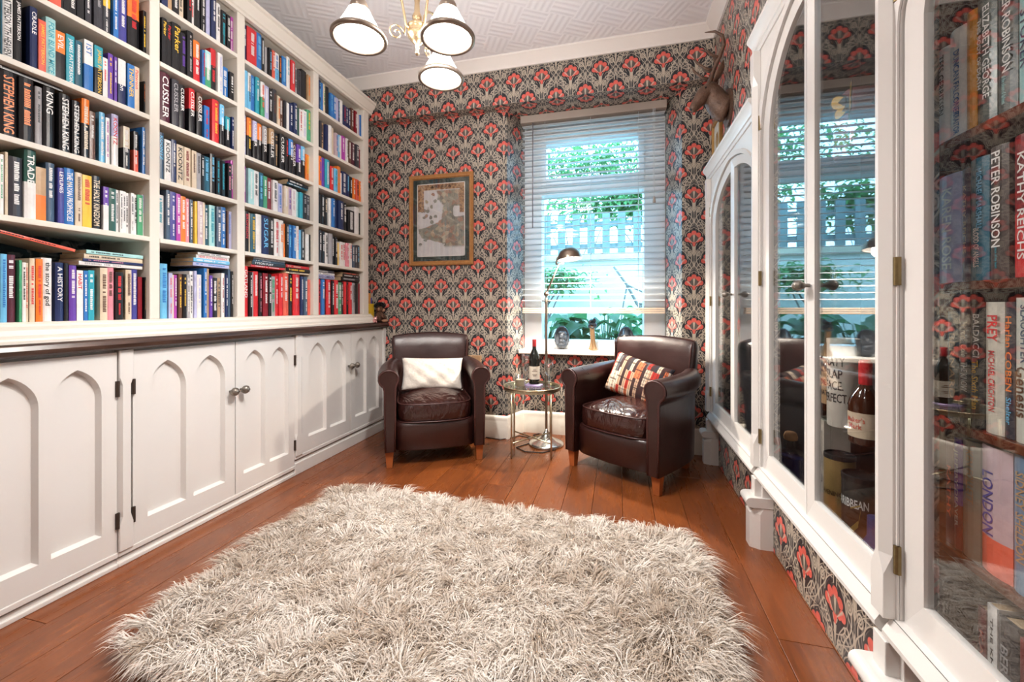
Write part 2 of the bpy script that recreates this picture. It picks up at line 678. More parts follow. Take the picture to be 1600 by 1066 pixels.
# --- chandelier shade: ribbed opal glass, lit from inside
m, nt, b = newmat('lit_ribbed_glass_shade')
setp(b, 0.25)
b.inputs['Base Color'].default_value = (0.9, 0.88, 0.84, 1)
x, y, z = sep(nt, tc(nt))
rb = (x.atan2(y) * 36.0).sin()
bump(nt, b, rb, 0.4, 0.003)
b.inputs['Emission Color'].default_value = (1.0, 0.93, 0.84, 1)
nt.links.new((rb * 0.6 + 4.0).k, b.inputs['Emission Strength'])
tr = nt.nodes.new('ShaderNodeBsdfTransparent')
mx = nt.nodes.new('ShaderNodeMixShader'); mx.inputs[0].default_value = 0.65
nt.links.new(b.outputs[0], mx.inputs[1]); nt.links.new(tr.outputs[0], mx.inputs[2])
nt.links.new(mx.outputs[0], nt.nodes['Material Output'].inputs[0])
M['shade'] = m
m, nt, b = newmat('lit_bulb'); b.inputs['Emission Color'].default_value = (1.0, 0.93, 0.84, 1); b.inputs['Emission Strength'].default_value = 8
tr = nt.nodes.new('ShaderNodeBsdfTransparent')
mx = nt.nodes.new('ShaderNodeMixShader'); mx.inputs[0].default_value = 0.6
nt.links.new(b.outputs[0], mx.inputs[1]); nt.links.new(tr.outputs[0], mx.inputs[2])
nt.links.new(mx.outputs[0], nt.nodes['Material Output'].inputs[0])
M['bulb'] = m
m, nt, b = newmat('fill_lamp_opal_glass'); b.inputs['Base Color'].default_value = (0.9, 0.9, 0.9, 1)
b.inputs['Emission Color'].default_value = (1.0, 0.95, 0.9, 1); b.inputs['Emission Strength'].default_value = 3
M['opal'] = m  # glowing cover of the added fill lamp behind the camera

# --- rug
m, nt, b = newmat('shaggy_wool'); setp(b, 0.8, spec=0.15)
at = nt.nodes.new('ShaderNodeAttribute'); at.attribute_name = 'tint'
nt.links.new(at.outputs['Color'], b.inputs['Base Color'])
tr = nt.nodes.new('ShaderNodeBsdfTranslucent'); nt.links.new(at.outputs['Color'], tr.inputs[0])
mx = nt.nodes.new('ShaderNodeMixShader'); mx.inputs[0].default_value = 0.35
nt.links.new(b.outputs[0], mx.inputs[1]); nt.links.new(tr.outputs[0], mx.inputs[2])
nt.links.new(mx.outputs[0], nt.nodes['Material Output'].inputs[0])
M['rug'] = m
M['rug_base'] = simple('rug_backing', (0.30, 0.24, 0.18), 0.9)

# --- cushions
m, nt, b = newmat('white_plush'); setp(b, 0.85, spec=0.2)
o = tc(nt); x, y, z = sep(nt, o)
n1 = noise(nt, o, 60, 3)
nt.links.new(mixc(nt, n1, (0.62, 0.55, 0.47), (0.86, 0.80, 0.73)), b.inputs['Base Color'])
b.inputs['Sheen Weight'].default_value = 0.3
bump(nt, b, n1, 0.5, 0.006)
M['plush'] = m
m, nt, b = newmat('book_spine_print_fabric'); setp(b, 0.75, spec=0.2)
o = tc(nt); x, y, z = sep(nt, o)
bu = x * 46.0 + z * 3.0
row = z * 9.0 + (bu * 0.37).floor().sin() * 0.35
cellv = comb(nt, bu.floor(), row.floor(), 0.0)
wn = nt.nodes.new('ShaderNodeTexWhiteNoise'); nt.links.new(cellv, wn.inputs['Vector'])
cr = nt.nodes.new('ShaderNodeValToRGB'); cr.color_ramp.interpolation = 'CONSTANT'
cols = [(0.0, (0.55, 0.36, 0.24)), (0.14, (0.05, 0.02, 0.02)), (0.28, (0.62, 0.50, 0.38)), (0.42, (0.42, 0.03, 0.02)), (0.54, (0.62, 0.17, 0.07)), (0.66, (0.03, 0.03, 0.04)), (0.78, (0.66, 0.58, 0.48)), (0.90, (0.10, 0.11, 0.12))]
el = cr.color_ramp.elements
while len(el) < len(cols):
    el.new(0.5)
for e_, (p_, c_) in zip(el, cols):
    e_.position = p_
    e_.color = (*c_, 1)
nt.links.new(wn.outputs['Value'], cr.inputs[0])
gap = ((bu.wrap(1.0)).abs()).gt(0.43, 0.06).max(((row.wrap(1.0)).abs()).gt(0.46, 0.04))
lines = ((z * 260.0).sin()).gt(0.5, 0.4) * noise(nt, cellv, 3.3, 0).gt(0.52, 0.02) * 0.45
c = mixc(nt, lines, cr.outputs[0], (0.04, 0.03, 0.03))
nt.links.new(mixc(nt, gap * 0.85, c, (0.03, 0.02, 0.02)), b.inputs['Base Color'])
M['book_fabric'] = m

# --- picture: frame, mount, printed map
m, nt, b = newmat('oak_gilt_frame'); setp(b, 0.35)
o = tc(nt); x, y, z = sep(nt, o)
nz = noise(nt, comb(nt, x * 8.0, y * 8.0, z * 8.0), 6, 3)
nt.links.new(mixc(nt, nz, (0.27, 0.11, 0.03), (0.48, 0.23, 0.07)), b.inputs['Base Color'])
M['frame_wood'] = m
M['mount'] = simple('dark_green_mount', (0.028, 0.045, 0.038), 0.5, var=0.1)
m, nt, b = newmat('printed_map'); setp(b, 0.5)
x, y, z = sep(nt, tc(nt))       # x: -0.2..0.2, z: -0.285..0.285
n1 = noise(nt, comb(nt, x, 0.0, z), 14, 4, 0.65)
Lx = z.lt(-0.045, 0.05) * z.gt(-0.165, 0.05) * -0.17 + (z * 21.0).sin() * 0.018
coast = x - Lx + (n1 - 0.5) * 0.13 - z.gt(0.02, 0.03) * z.lt(0.10, 0.03) * x.gt(0.11, 0.02) * 0.3 + z.gt(0.15, 0.05) * 0.02
land = coast.gt(0.0, 0.012) * z.gt(-0.215, 0.02) * (1.0 - z.gt(0.235, 0.01))
cv = nt.nodes.new('ShaderNodeTexVoronoi'); cv.inputs['Scale'].default_value = 34
nt.links.new(comb(nt, x, 0.0, z), cv.inputs['Vector'])
cr = nt.nodes.new('ShaderNodeValToRGB')
cols = [(0.0, (0.10, 0.10, 0.10)), (0.25, (0.34, 0.31, 0.24)), (0.45, (0.20, 0.21, 0.18)), (0.6, (0.38, 0.20, 0.14)), (0.75, (0.46, 0.40, 0.28)), (1.0, (0.30, 0.31, 0.33))]
el = cr.color_ramp.elements
while len(el) < len(cols):
    el.new(0.5)
for e_, (p_, c_) in zip(el, cols):
    e_.position = p_
    e_.color = (*c_, 1)
sv = sep(nt, cv.outputs['Color'])
nt.links.new((sv[0] * 0.7 + noise(nt, comb(nt, x, 0.0, z), 120, 2) * 0.4 - 0.1).k, cr.inputs[0])
sea = mixc(nt, noise(nt, comb(nt, x, 0.0, z), 25, 3), (0.56, 0.53, 0.53), (0.70, 0.68, 0.68))
vg = E(nt, cv.outputs['Distance']).lt(0.02, 0.01)
spots = sv[1].gt(0.86, 0.02) * E(nt, cv.outputs['Distance']).lt(0.55, 0.1) * (x.lt(0.03, 0.02)) * (z.gt(-0.2, 0.02))
c = mixc(nt, land.max(spots), sea, cr.outputs[0])
bor = z.gt(0.24, 0.004).max(x.lt(-0.145, 0.004) * z.gt(0.07, 0.005)).max(x.gt(0.16, 0.004) * z.gt(0.05, 0.01))
bc = mixc(nt, noise(nt, comb(nt, x, 0.0, z), 60, 3).gt(0.5, 0.2), (0.20, 0.10, 0.055), (0.46, 0.27, 0.13))
nt.links.new(mixc(nt, bor, c, bc), b.inputs['Base Color'])
M['map'] = m

# --- outdoors
M['render_wall'] = simple('white_rendered_garden_wall', (0.62, 0.64, 0.58), 0.9, var=0.04, scale=20, bmp=0.8, bscale=60)
M['coping'] = simple('stone_coping', (0.48, 0.42, 0.32), 0.8, var=0.1)
M['fence'] = simple('grey_green_fence_board', (0.14, 0.19, 0.19), 0.8, var=0.1)
M['soil'] = simple('garden_gravel', (0.30, 0.29, 0.26), 0.9, var=0.2, scale=40)
M['bark'] = simple('grey_bark', (0.16, 0.15, 0.13), 0.85, var=0.15, scale=30)


def leafmat(name, c1, c2):
    m, nt, b = newmat(name)
    setp(b, 0.45)
    at = nt.nodes.new('ShaderNodeAttribute'); at.attribute_name = 'tint'
    nz = noise(nt, tc(nt), 12, 2)
    s_ = sep(nt, at.outputs['Color'])
    nt.links.new(mixc(nt, (s_[0] + nz) * 0.5, c1, c2), b.inputs['Base Color'])
    tr = nt.nodes.new('ShaderNodeBsdfTranslucent')
    tr.inputs[0].default_value = (*c2, 1)
    mx = nt.nodes.new('ShaderNodeMixShader'); mx.inputs[0].default_value = 0.35
    nt.links.new(b.outputs[0], mx.inputs[1]); nt.links.new(tr.outputs[0], mx.inputs[2])
    nt.links.new(mx.outputs[0], nt.nodes['Material Output'].inputs[0])
    return m


M['hosta'] = leafmat('hosta_leaf', (0.012, 0.085, 0.035), (0.07, 0.24, 0.09))
M['foliage'] = leafmat('garden_foliage', (0.025, 0.14, 0.045), (0.13, 0.34, 0.10))
M['blind'] = simple('white_blind_slat', (0.66, 0.70, 0.72), 0.4, var=0.01)
M['blind_rail'] = simple('limed_wood_blind_rail', (0.50, 0.40, 0.31), 0.5, var=0.05, scale=20)
M['head_rail'] = simple('greige_head_rail', (0.42, 0.36, 0.31), 0.5, var=0.03)

# ------------------------------------------------------------------ room shell
XL, XR, YB, YF, ZC = -2.20, 0.62, 3.05, -1.3, 2.84
SO = 2.51            # soffit height of the shallow beam over the window wall

mb = MB().box(XL - 0.1, 1.1, YF - 0.1, 3.5, -0.06, -0.012)
floor = struct('floor', mb, simple('dark_subfloor', (0.03, 0.012, 0.006), 0.7), 'orange brown polished oak plank floor')
rng = random.Random(3)
x = -1.90
k = 0
while x < 0.66:
    w = 0.148
    y = -1.3 + rng.uniform(-1.2, 0)
    while y < 3.3:
        L = rng.uniform(1.1, 2.1)
        y0, y1 = max(y, -1.3), min(y + L, 3.3)
        if y1 - y0 > 0.02:
            obj('plank', MB().box(x + 0.0008, x + w - 0.0008, y0 + 0.0008, y1 - 0.0008, -0.012, 0.0), M['plank'], floor, bevel=0.0012)
        y += L
    x += w
    k += 1

struct('ceiling', MB().box(XL - 0.1, 1.1, YF - 0.1, 3.5, ZC, ZC + 0.08), M['ceiling'], 'white embossed basket weave ceiling')
struct('wall_left', MB().box(XL - 0.1, XL, YF - 0.1, 3.5, 0, ZC), M['wallpaper'], 'red floral papered wall behind the bookcase')
struct('wall_front', MB().box(XL, 1.1, YF - 0.1, YF, 0, ZC), simple('cream_wall_paint', (0.72, 0.68, 0.62), 0.7), 'plain cream wall behind the camera')

# back wall with shallow beam, splayed window recess and apron
mb = MB()
pr = lambda poly, z0, z1: mb.loops([[(a, b, z0) for a, b in poly], [(a, b, z1) for a, b in poly]])
pr([(XL, YB), (-0.82, YB), (-0.745, 3.26), (-0.745, 3.5), (XL, 3.5)], 0, SO)
pr([(0.43, YB), (1.1, YB), (1.1, 3.5), (0.352, 3.5), (0.352, 3.26)], 0, SO)
pr([(-0.745, 3.26), (0.352, 3.26), (0.352, 3.5), (-0.745, 3.5)], 0, 0.64)
pr([(XL, 2.95), (1.1, 2.95), (1.1, 3.5), (XL, 3.5)], SO, ZC)
struct('wall_back', mb, M['wallpaper'], 'red floral papered window wall with shallow beam')

# right wall: papered, with three openings for the glazed cabinets
mb = MB()
OP = [(0.225, 1.055, 0.33, 1.86), (1.095, 1.925, 0.33, 2.10), (1.97, 2.87, 0.33, 1.86)]
ys = sorted({YF, 3.06} | {a for o_ in OP for a in o_[:2]})
zs = sorted({0, ZC} | {a for o_ in OP for a in o_[2:]})
for i in range(len(ys) - 1):
    for j in range(len(zs) - 1):
        cy, cz = (ys[i] + ys[i + 1]) / 2, (zs[j] + zs[j + 1]) / 2
        if not any(a < cy < b_ and c_ < cz < d_ for a, b_, c_, d_ in OP):
            mb.box(XR, XR + 0.03, ys[i], ys[i + 1], zs[j], zs[j + 1])
struct('wall_right', mb, M['wallpaper'], 'red floral papered wall around the glazed cabinets', fix=False)


# ------------------------------------------------------------------ trims swept along a polyline
def sweep(path, prof, side=1):
    """path: 2D points; prof: (offset, z); offset to the left of travel * side; mitred corners"""
    mb = MB()
    L = []
    n = len(path)
    for i, p in enumerate(path):
        p = Vector(p)
        d0 = (p - Vector(path[i - 1])).normalized() if i > 0 else None
        d1 = (Vector(path[i + 1]) - p).normalized() if i < n - 1 else None
        if d0 is None: d0 = d1
        if d1 is None: d1 = d0
        n0, n1 = Vector((-d0.y, d0.x)), Vector((-d1.y, d1.x))
        m_ = (n0 + n1).normalized()
        m_ = m_ / max(0.3, m_.dot(n0))
        L.append([(p.x + side * m_.x * o_, p.y + side * m_.y * o_, z_) for o_, z_ in prof])
    return mb.loops(L)


skp = [(0.0, 0.0), (0.022, 0.0), (0.022, 0.118), (0.016, 0.128), (0.016, 0.142), (0.012, 0.155), (0.006, 0.168), (0.0, 0.172)]
struct('baseboard_back', sweep([(-1.845, YB), (-0.82, YB), (-0.745, 3.26), (0.352, 3.26), (0.43, YB), (0.60, YB)], skp, -1), M['skirting'], 'cream moulded baseboard under the window', auto=40)
cop = [(0.0, 2.765), (0.012, 2.765), (0.018, 2.778), (0.035, 2.792), (0.055, 2.818), (0.07, 2.828), (0.07, 2.84), (0.0, 2.84)]
struct('trim_1', sweep([(XL, 2.95), (XR, 2.95)], cop, -1), M['ceil_trim'], 'cream ceiling cornice over the window wall', auto=40)
struct('trim_2', sweep([(XR, 2.95), (XR, YF)], cop, -1), M['ceil_trim'], 'cream ceiling cornice over the glazed cabinets', auto=40)
struct('trim_3', sweep([(XL, YF), (XL, 2.95)], cop, -1), M['ceil_trim'], 'cream ceiling cornice above the bookcase', auto=40)

# ------------------------------------------------------------------ window
WX0, WX1, WZ0, WZ1 = -0.745, 0.352, 0.665, SO
win = bpy.data.objects.new('window_1', None); COL.objects.link(win)
win.location = (-0.2, 3.36, WZ0); tag(win, 'white plastic framed window with top light above large pane', None, kind='structure')
mb = MB()
o_ = [(WX0, WZ0), (WX1, WZ0), (WX1, WZ1), (WX0, WZ1)]
mb.plate(o_, [[(-0.60, 0.735), (0.196, 0.735), (0.196, 1.918), (-0.60, 1.918)], [(-0.60, 2.0), (0.196, 2.0), (0.196, 2.36), (-0.60, 2.36)]], lambda a, b_, d: (a, d, b_), 3.33, 3.40, 0.008, panel=False)
wpart('window_frame', mb, M['upvc'], win, bevel=0.004)
mb = MB()
mb.plate([(-0.605, 1.995), (0.20, 1.995), (0.20, 2.365), (-0.605, 2.365)], [[(-0.562, 2.045), (0.158, 2.045), (0.158, 2.322), (-0.562, 2.322)]], lambda a, b_, d: (a, d, b_), 3.315, 3.36, 0.006, panel=False)
sash = wpart('sash', mb, M['upvc'], win, bevel=0.003)
wpart('sash_handle', MB().box(-0.02, 0.0, 3.29, 3.315, 2.005, 2.02).box(-0.02, 0.08, 3.283, 3.292, 2.007, 2.018), M['upvc'], sash)
wpart('pane', MB().box(-0.60, 0.196, 3.365, 3.369, 0.735, 1.918), M['win_glass'], win)
wpart('pane', MB().box(-0.562, 0.158, 3.365, 3.369, 2.045, 2.322), M['win_glass'], win)
wpart('window_sill', MB().box(WX0 - 0.02, WX1 + 0.02, 3.185, 3.35, 0.635, 0.668), M['skirting'], win, bevel=0.006)

# ------------------------------------------------------------------ venetian blind
bl = thing('venetian_blind', 'wide white venetian blind half covering the window, with wooden bottom rail', 'blind', (-0.2, 3.215, 0.955))
wpart('head_rail', MB().box(-0.742, 0.346, 3.165, 3.255, 2.452, 2.509), M['head_rail'], bl, bevel=0.004)
sm = None
z = 2.435
tilt = R(4)
i = 0
while z > 1.02:
    if sm is None:
        b_ = MB()
        L = []
        for j in range(5):
            t = j / 4 - 0.5
            yy, zz = t * 0.05 * math.cos(tilt), 0.003 * (1 - 4 * t * t) + t * 0.05 * math.sin(tilt)
            L.append((yy, zz))
        prof = [(a, c + 0.0013) for a, c in L] + [(a, c - 0.0013) for a, c in reversed(L)]
        b_.loops([[(-0.535, a, c) for a, c in prof], [(0.535, a, c) for a, c in prof]])
        sm = b_.mesh('slat')
        sm.materials.append(M['blind'])
    so_ = obj('slat', sm, None, bl)
    so_.location = (0.0, 0.0, z - 0.955)
    z -= 0.0445
for z_ in (0.957, 0.972, 0.987):
    wpart('bottom_rail', MB().box(-0.73, 0.335, 3.185, 3.245, z_, z_ + 0.0125), M['blind_rail'], bl, bevel=0.002)
for x_ in (-0.55, -0.2, 0.15):
    for y_ in (3.188, 3.242):
        wpart('ladder_cord', MB().tube([(x_, y_, 0.97), (x_, y_, 2.46)], 0.0012, 5), M['blind'], bl)
wpart('tilt_wand', MB().tube([(-0.64, 3.155, 2.44), (-0.64, 3.15, 1.62)], 0.004, 8), simple('grey_wand', (0.2, 0.2, 0.22), 0.4), bl, smooth=True)
wpart('pull_cord', MB().tube([(0.25, 3.16, 2.45), (0.252, 3.158, 2.1), (0.256, 3.158, 1.8)], 0.0015, 5).tube([(0.262, 3.16, 2.45), (0.258, 3.158, 2.1), (0.258, 3.158, 1.8)], 0.0015, 5), M['blind'], bl)
wpart('cord_tassel', MB().lathe([(0.003, 0.045), (0.009, 0.03), (0.012, 0.0), (0.010, -0.002)], 12, (0.257, 3.158, 1.765)), M['head_rail'], bl, smooth=True)


# ------------------------------------------------------------------ garden outside
struct('ground', MB().box(-7, 6, 3.5, 12, -0.1, 0.15), M['soil'], 'gravel garden ground outside the window')
gw = thing('garden_wall', 'bright white rendered garden wall beyond the window', 'wall', (-0.3, 5.6, 0.15))
wpart('render', MB().box(-6, 5, 5.6, 5.8, 0.15, 1.62), M['render_wall'], gw)
wpart('coping', MB().box(-6, 5, 5.55, 5.85, 1.62, 1.72), M['coping'], gw, bevel=0.01)
fe = thing('garden_fence', 'grey green slatted garden fence standing on the white wall', 'fence', (-0.3, 5.7, 1.72))
for i in range(22):
    x_ = -2.4 + i * 0.2
    wpart('fence_board', MB().box(x_, x_ + 0.10, 5.68, 5.71, 1.74, 2.28), M['fence'], fe)
for z_ in (1.80, 2.10):
    wpart('fence_rail', MB().box(-2.5, 2.1, 5.71, 5.75, z_, z_ + 0.07), M['fence'], fe)


def leaves(n, fn, w, l, rng, fold=0.25):
    """scatter of folded leaves; fn(i)->(point, direction, normal-ish, scale)"""
    mb = MB()
    for i in range(n):
        p, d, nn, s_ = fn(i)
        p, d = Vector(p), Vector(d).normalized()
        a = d.cross(Vector(nn))
        if a.length < 1e-4:
            continue
        a.normalize()
        up = a.cross(d).normalized()
        w_, l_ = w * s_, l * s_
        t = rng.random()
        mb.col = (t, t, t)
        mid = [p, p + d * l_ * 0.35 + up * l_ * 0.12, p + d * l_ * 0.72 + up * l_ * 0.1, p + d * l_ - up * l_ * 0.04]
        e1 = [mid[1] + a * w_ * 0.5 + up * w_ * fold, mid[2] + a * w_ * 0.4 + up * w_ * fold]
        e2 = [mid[1] - a * w_ * 0.5 + up * w_ * fold, mid[2] - a * w_ * 0.4 + up * w_ * fold]
        V = mid + e1 + e2
        mb.add(V, [(0, 1, 4), (1, 2, 5, 4), (2, 3, 5), (0, 6, 1), (1, 6, 7, 2), (2, 7, 3)])
    return mb


def hosta(name, loc, n, size, label, seed, spread=0.3, mat='hosta'):
    rg = random.Random(seed)
    t = thing(name, label, 'plant', loc, 0, 'leafy plants under the window')
    st = MB()
    data = []
    for i in range(n):
        a = rg.uniform(0, 2 * PI)
        h = rg.uniform(0.45, 1.0)
        rr = spread * rg.uniform(0.2, 1.0) * (1.2 - 0.5 * h)
        p = (rr * math.cos(a), rr * math.sin(a) * 0.6, size * h)
        st.tube([(0.02 * math.cos(a), 0.02 * math.sin(a), 0), (p[0] * 0.5, p[1] * 0.5, p[2] * 0.7), p], 0.004, 4)
        data.append((p, (math.cos(a), math.sin(a) * 0.8 - 0.3, rg.uniform(-0.5, 0.15)), (rg.uniform(-.2, .2), rg.uniform(-0.5, 0), 1), rg.uniform(0.7, 1.2)))
    obj('stems', st, M['foliage'], t)
    lf = leaves(n, lambda i: data[i], 0.15, 0.23, rg)
    for f0 in range(n):           # each big leaf its own part
        q = MB()
        q.v = lf.v[f0 * 8:(f0 + 1) * 8]
        q.f = [(0, 1, 4), (1, 2, 5, 4), (2, 3, 5), (0, 6, 1), (1, 6, 7, 2), (2, 7, 3)]
        q.c = lf.c[f0 * 6:(f0 + 1) * 6]
        obj('leaf', q, M[mat], t, smooth=True, fix=False)
    return t


hosta('hosta_plant', (-0.72, 3.95, 0.15), 58, 0.80, 'blue green hosta behind the oval plaque with the bearded head', 5, 0.36)
hosta('hosta_plant', (-0.10, 4.0, 0.15), 58, 0.78, 'bright green hosta behind the tall twisted figurine', 6, 0.36)
hosta('hosta_plant', (-1.15, 4.05, 0.15), 40, 0.78, 'hosta at the window edge farthest from the right chair', 8, 0.32)
hosta('hosta_plant', (0.42, 4.1, 0.15), 30, 0.62, 'low hosta partly hidden behind the oval plaque with the top hat', 9, 0.26)


def tree(name, label, base, top, crown, n, seed, leaf=(0.05, 0.13), sr=1.0):
    rg = random.Random(seed)
    t = thing(name, label, 'tree', base, 0)
    tr = MB()
    pts = [Vector((0, 0, 0)).lerp(Vector(top) - Vector(base), k / 6) + Vector((rg.uniform(-.06, .06), rg.uniform(-.03, .03), 0)) * (k > 0) for k in range(7)]
    tr.tube(pts, [0.03 - 0.003 * k for k in range(7)], 7)
    cen = Vector(crown[0]) - Vector(base)
    for k in range(9):
        a = pts[rg.randint(2, 6)]
        e = cen + Vector((rg.gauss(0, crown[1][0] * .5), rg.gauss(0, crown[1][1] * .5), rg.gauss(0, crown[1][2] * .5)))
        tr.tube([a, a.lerp(e, 0.5) + Vector((0, 0, 0.05)), e], [0.012, 0.009, 0.004], 5)
    obj('trunk', tr, M['bark'], t, smooth=True)

    def fn(i):
        p = cen + Vector((rg.gauss(0, crown[1][0] * .6), rg.gauss(0, crown[1][1] * .6), rg.gauss(0, crown[1][2] * .6)))
        return p, (rg.uniform(-1, 1), rg.uniform(-1, .4), rg.uniform(-0.9, 0.2)), (rg.uniform(-.4, .4), rg.uniform(-1, 0), 1), rg.uniform(0.6, 1.3)
    lo = obj('foliage', leaves(n, fn, leaf[0], leaf[1], rg), M['foliage'], t, fix=False)
    lo['kind'] = 'stuff'
    return t


tree('garden_tree', 'leafy tree arching over the garden fence, seen through the upper pane', (-0.9, 7.6, 0.15), (-0.6, 7.5, 2.9), ((-0.35, 7.3, 3.45), (1.7, 0.4, 0.42)), 2600, 11)
tree('garden_tree', 'dense shrub hanging over the garden fence behind the blind', (1.2, 6.6, 0.15), (0.6, 6.3, 2.2), ((0.15, 6.0, 2.48), (0.8, 0.2, 0.22)), 1300, 12)
tree('climbing_shrub', 'climbing shrub spreading on the white garden wall behind the lamp', (-0.95, 5.45, 0.15), (-0.9, 5.45, 1.2), ((-0.85, 5.38, 1.36), (0.40, 0.05, 0.13)), 380, 13, (0.04, 0.11))
tree('sapling', 'thin bare sapling leaning across the white garden wall', (0.75, 5.2, 0.15), (0.0, 5.2, 1.5), ((0.40, 5.2, 0.85), (0.30, 0.06, 0.22)), 60, 14, (0.04, 0.10))
tree('garden_tree', 'ivy covered tree at the far end of the garden fence', (-2.4, 6.8, 0.15), (-1.9, 6.4, 2.1), ((-1.75, 6.15, 2.35), (0.5, 0.2, 0.25)), 700, 15)

# ------------------------------------------------------------------ base cabinets on the bookcase side
XD = -1.86


def arch(cx, w, z0, z1, n=8, rise=None):
    """pointed arch outline, counter clockwise from bottom left"""
    h = w / 2
    Rr = w * 0.86
    rise_ = math.sqrt(Rr * Rr - (Rr - h) ** 2)
    zs = z1 - rise_
    P = [(cx - h, z0), (cx + h, z0)]
    a1 = math.acos((Rr - h) / Rr)
    for i in range(n + 1):
        a = a1 * i / n
        P.append((cx + h - Rr + Rr * math.cos(a), zs + Rr * math.sin(a)))
    for i in range(n - 1, -1, -1):
        a = a1 * i / n
        P.append((cx - h + Rr - Rr * math.cos(a), zs + Rr * math.sin(a)))
    return P


def knob(parent, p, axis, mat, r=0.020, name='knob'):
    """ornate round cabinet knob standing off p along +X (axis=1) or -X (axis=-1)"""
    mb = MB()
    prof = [(0.006, 0), (0.006, 0.012), (0.010, 0.016), (r, 0.026), (r * 1.06, 0.034), (r * 0.8, 0.044), (r * 0.35, 0.049), (0.0005, 0.05)]
    n = 14
    L = []
    for q, (rad, t) in enumerate(prof):
        L.append([(p[0] + axis * t, p[1] + rad * (1 + (0.13 * math.cos(7 * 2 * PI * j / n) if 2 < q < 6 else 0)) * math.cos(2 * PI * j / n), p[2] + rad * math.sin(2 * PI * j / n)) for j in range(n)])
    mb.loops(L)
    return wpart(name, mb, mat, parent, smooth=True)


def hinge(parent, x, y, z, mat, h=0.055, ax=1):
    mb = MB().box(x, x + ax * 0.006, y - 0.006, y + 0.006, z, z + h)
    mb.tube([(x + ax * 0.006, y, z), (x + ax * 0.006, y, z + h)], 0.005, 8)
    return wpart('hinge', mb, mat, parent)


def base_door(cab, y0, y1, z0, z1, knob_at=None, hinge_at=None):
    g = 0.002
    y0 += g; y1 -= g
    w = y1 - y0
    hs = [arch(y0 + w * 0.29, w * 0.345, z0 + 0.085, z1 - 0.05), arch(y0 + w * 0.71, w * 0.345, z0 + 0.085, z1 - 0.05)]
    mb = MB().plate([(y0, z0), (y1, z0), (y1, z1), (y0, z1)], hs, lambda a, b_, d: (d, a, b_), XD, XD - 0.020, 0.009)
    d = wpart('door', mb, M['white_paint'], cab, bevel=0.0)
    if knob_at:
        knob(d, (XD, knob_at, 0.585), 1, M['pewter'])
    if hinge_at:
        for z_ in (z0 + 0.09, z1 - 0.17):
            hinge(d, XD, hinge_at, z_, M['iron'], 0.06)
    return d


def base_cab(label, y0, y1, split, zb, knobs, hinges, posts):
    c = thing('base_cabinet', label, 'cabinet', (XD - 0.15, (y0 + y1) / 2, 0), 0, 'white gothic panelled base cabinets')
    wpart('carcass', MB().box(XL + 0.002, XD - 0.021, y0, y1, zb, 0.838), M['white_paint'], c)
    wpart('plinth', MB().box(XL + 0.002, XD - 0.006, y0, y1, 0, zb - 0.03).box(XL + 0.002, XD + 0.004, y0, y1, 0.0, zb - 0.045).box(XL + 0.002, XD + 0.004, y0, y1, zb - 0.022, zb - 0.001), M['white_paint'], c, bevel=0.003)
    base_door(c, y0 + posts[0], split, zb, 0.828, knobs and split - 0.03, hinges and y0 + posts[0] + 0.002)
    base_door(c, split, y1 - posts[1], zb, 0.828, knobs and split + 0.03, hinges and y1 - posts[1] - 0.002)
    for k, yy in ((0, y0), (1, y1 - posts[1])):
        if posts[k] > 0.01:
            # chamfered post between the units
            a, b_ = yy + 0.001, yy + posts[k] - 0.001
            ch = 0.011
            mbp = MB()
            full = lambda z_: [(XD - 0.02, a, z_), (XD + 0.010, a, z_), (XD + 0.010, b_, z_), (XD - 0.02, b_, z_), ]
            cut = lambda z_: [(XD - 0.02, a, z_), (XD - 0.004, a, z_), (XD + 0.010, a + ch, z_), (XD + 0.010, b_ - ch, z_), (XD - 0.004, b_, z_), (XD - 0.02, b_, z_)]
            f6 = lambda z_: [(XD - 0.02, a, z_), (XD + 0.008, a, z_), (XD + 0.010, a + 0.002, z_), (XD + 0.010, b_ - 0.002, z_), (XD + 0.008, b_, z_), (XD - 0.02, b_, z_)]
            mbp.loops([f6(zb), f6(zb + 0.10), cut(zb + 0.13), cut(0.70), f6(0.73), f6(0.836)])
            wpart('post', mbp, M['white_paint'], c)
    return c


base_cab('white base cabinet nearest the camera, cut off by the picture edge', 0.36, 1.160, 0.745, 0.062, False, True, (0, 0))
base_cab('white base cabinet with a pair of pewter knobs in the middle of the run', 1.160, 2.058, 1.664, 0.062, True, True, (0.05, 0))
base_cab('white base cabinet in the far corner beside the plain cushion armchair', 2.058, 3.045, 2.592, 0.115, True, False, (0.055, 0.045))

wt = thing('worktop', 'long dark stained wooden worktop over the base cabinets', 'worktop', (-2.0, 1.7, 0.84))
wpart('board', MB().loops([[(XL + 0.002, y_, 0.840), (-1.838, y_, 0.840), (-1.828, y_, 0.848), (-1.826, y_, 0.862), (-1.832, y_, 0.876), (-1.842, y_, 0.882), (XL + 0.002, y_, 0.882)] for y_ in (0.30, 3.048)]), M['worktop'], wt)

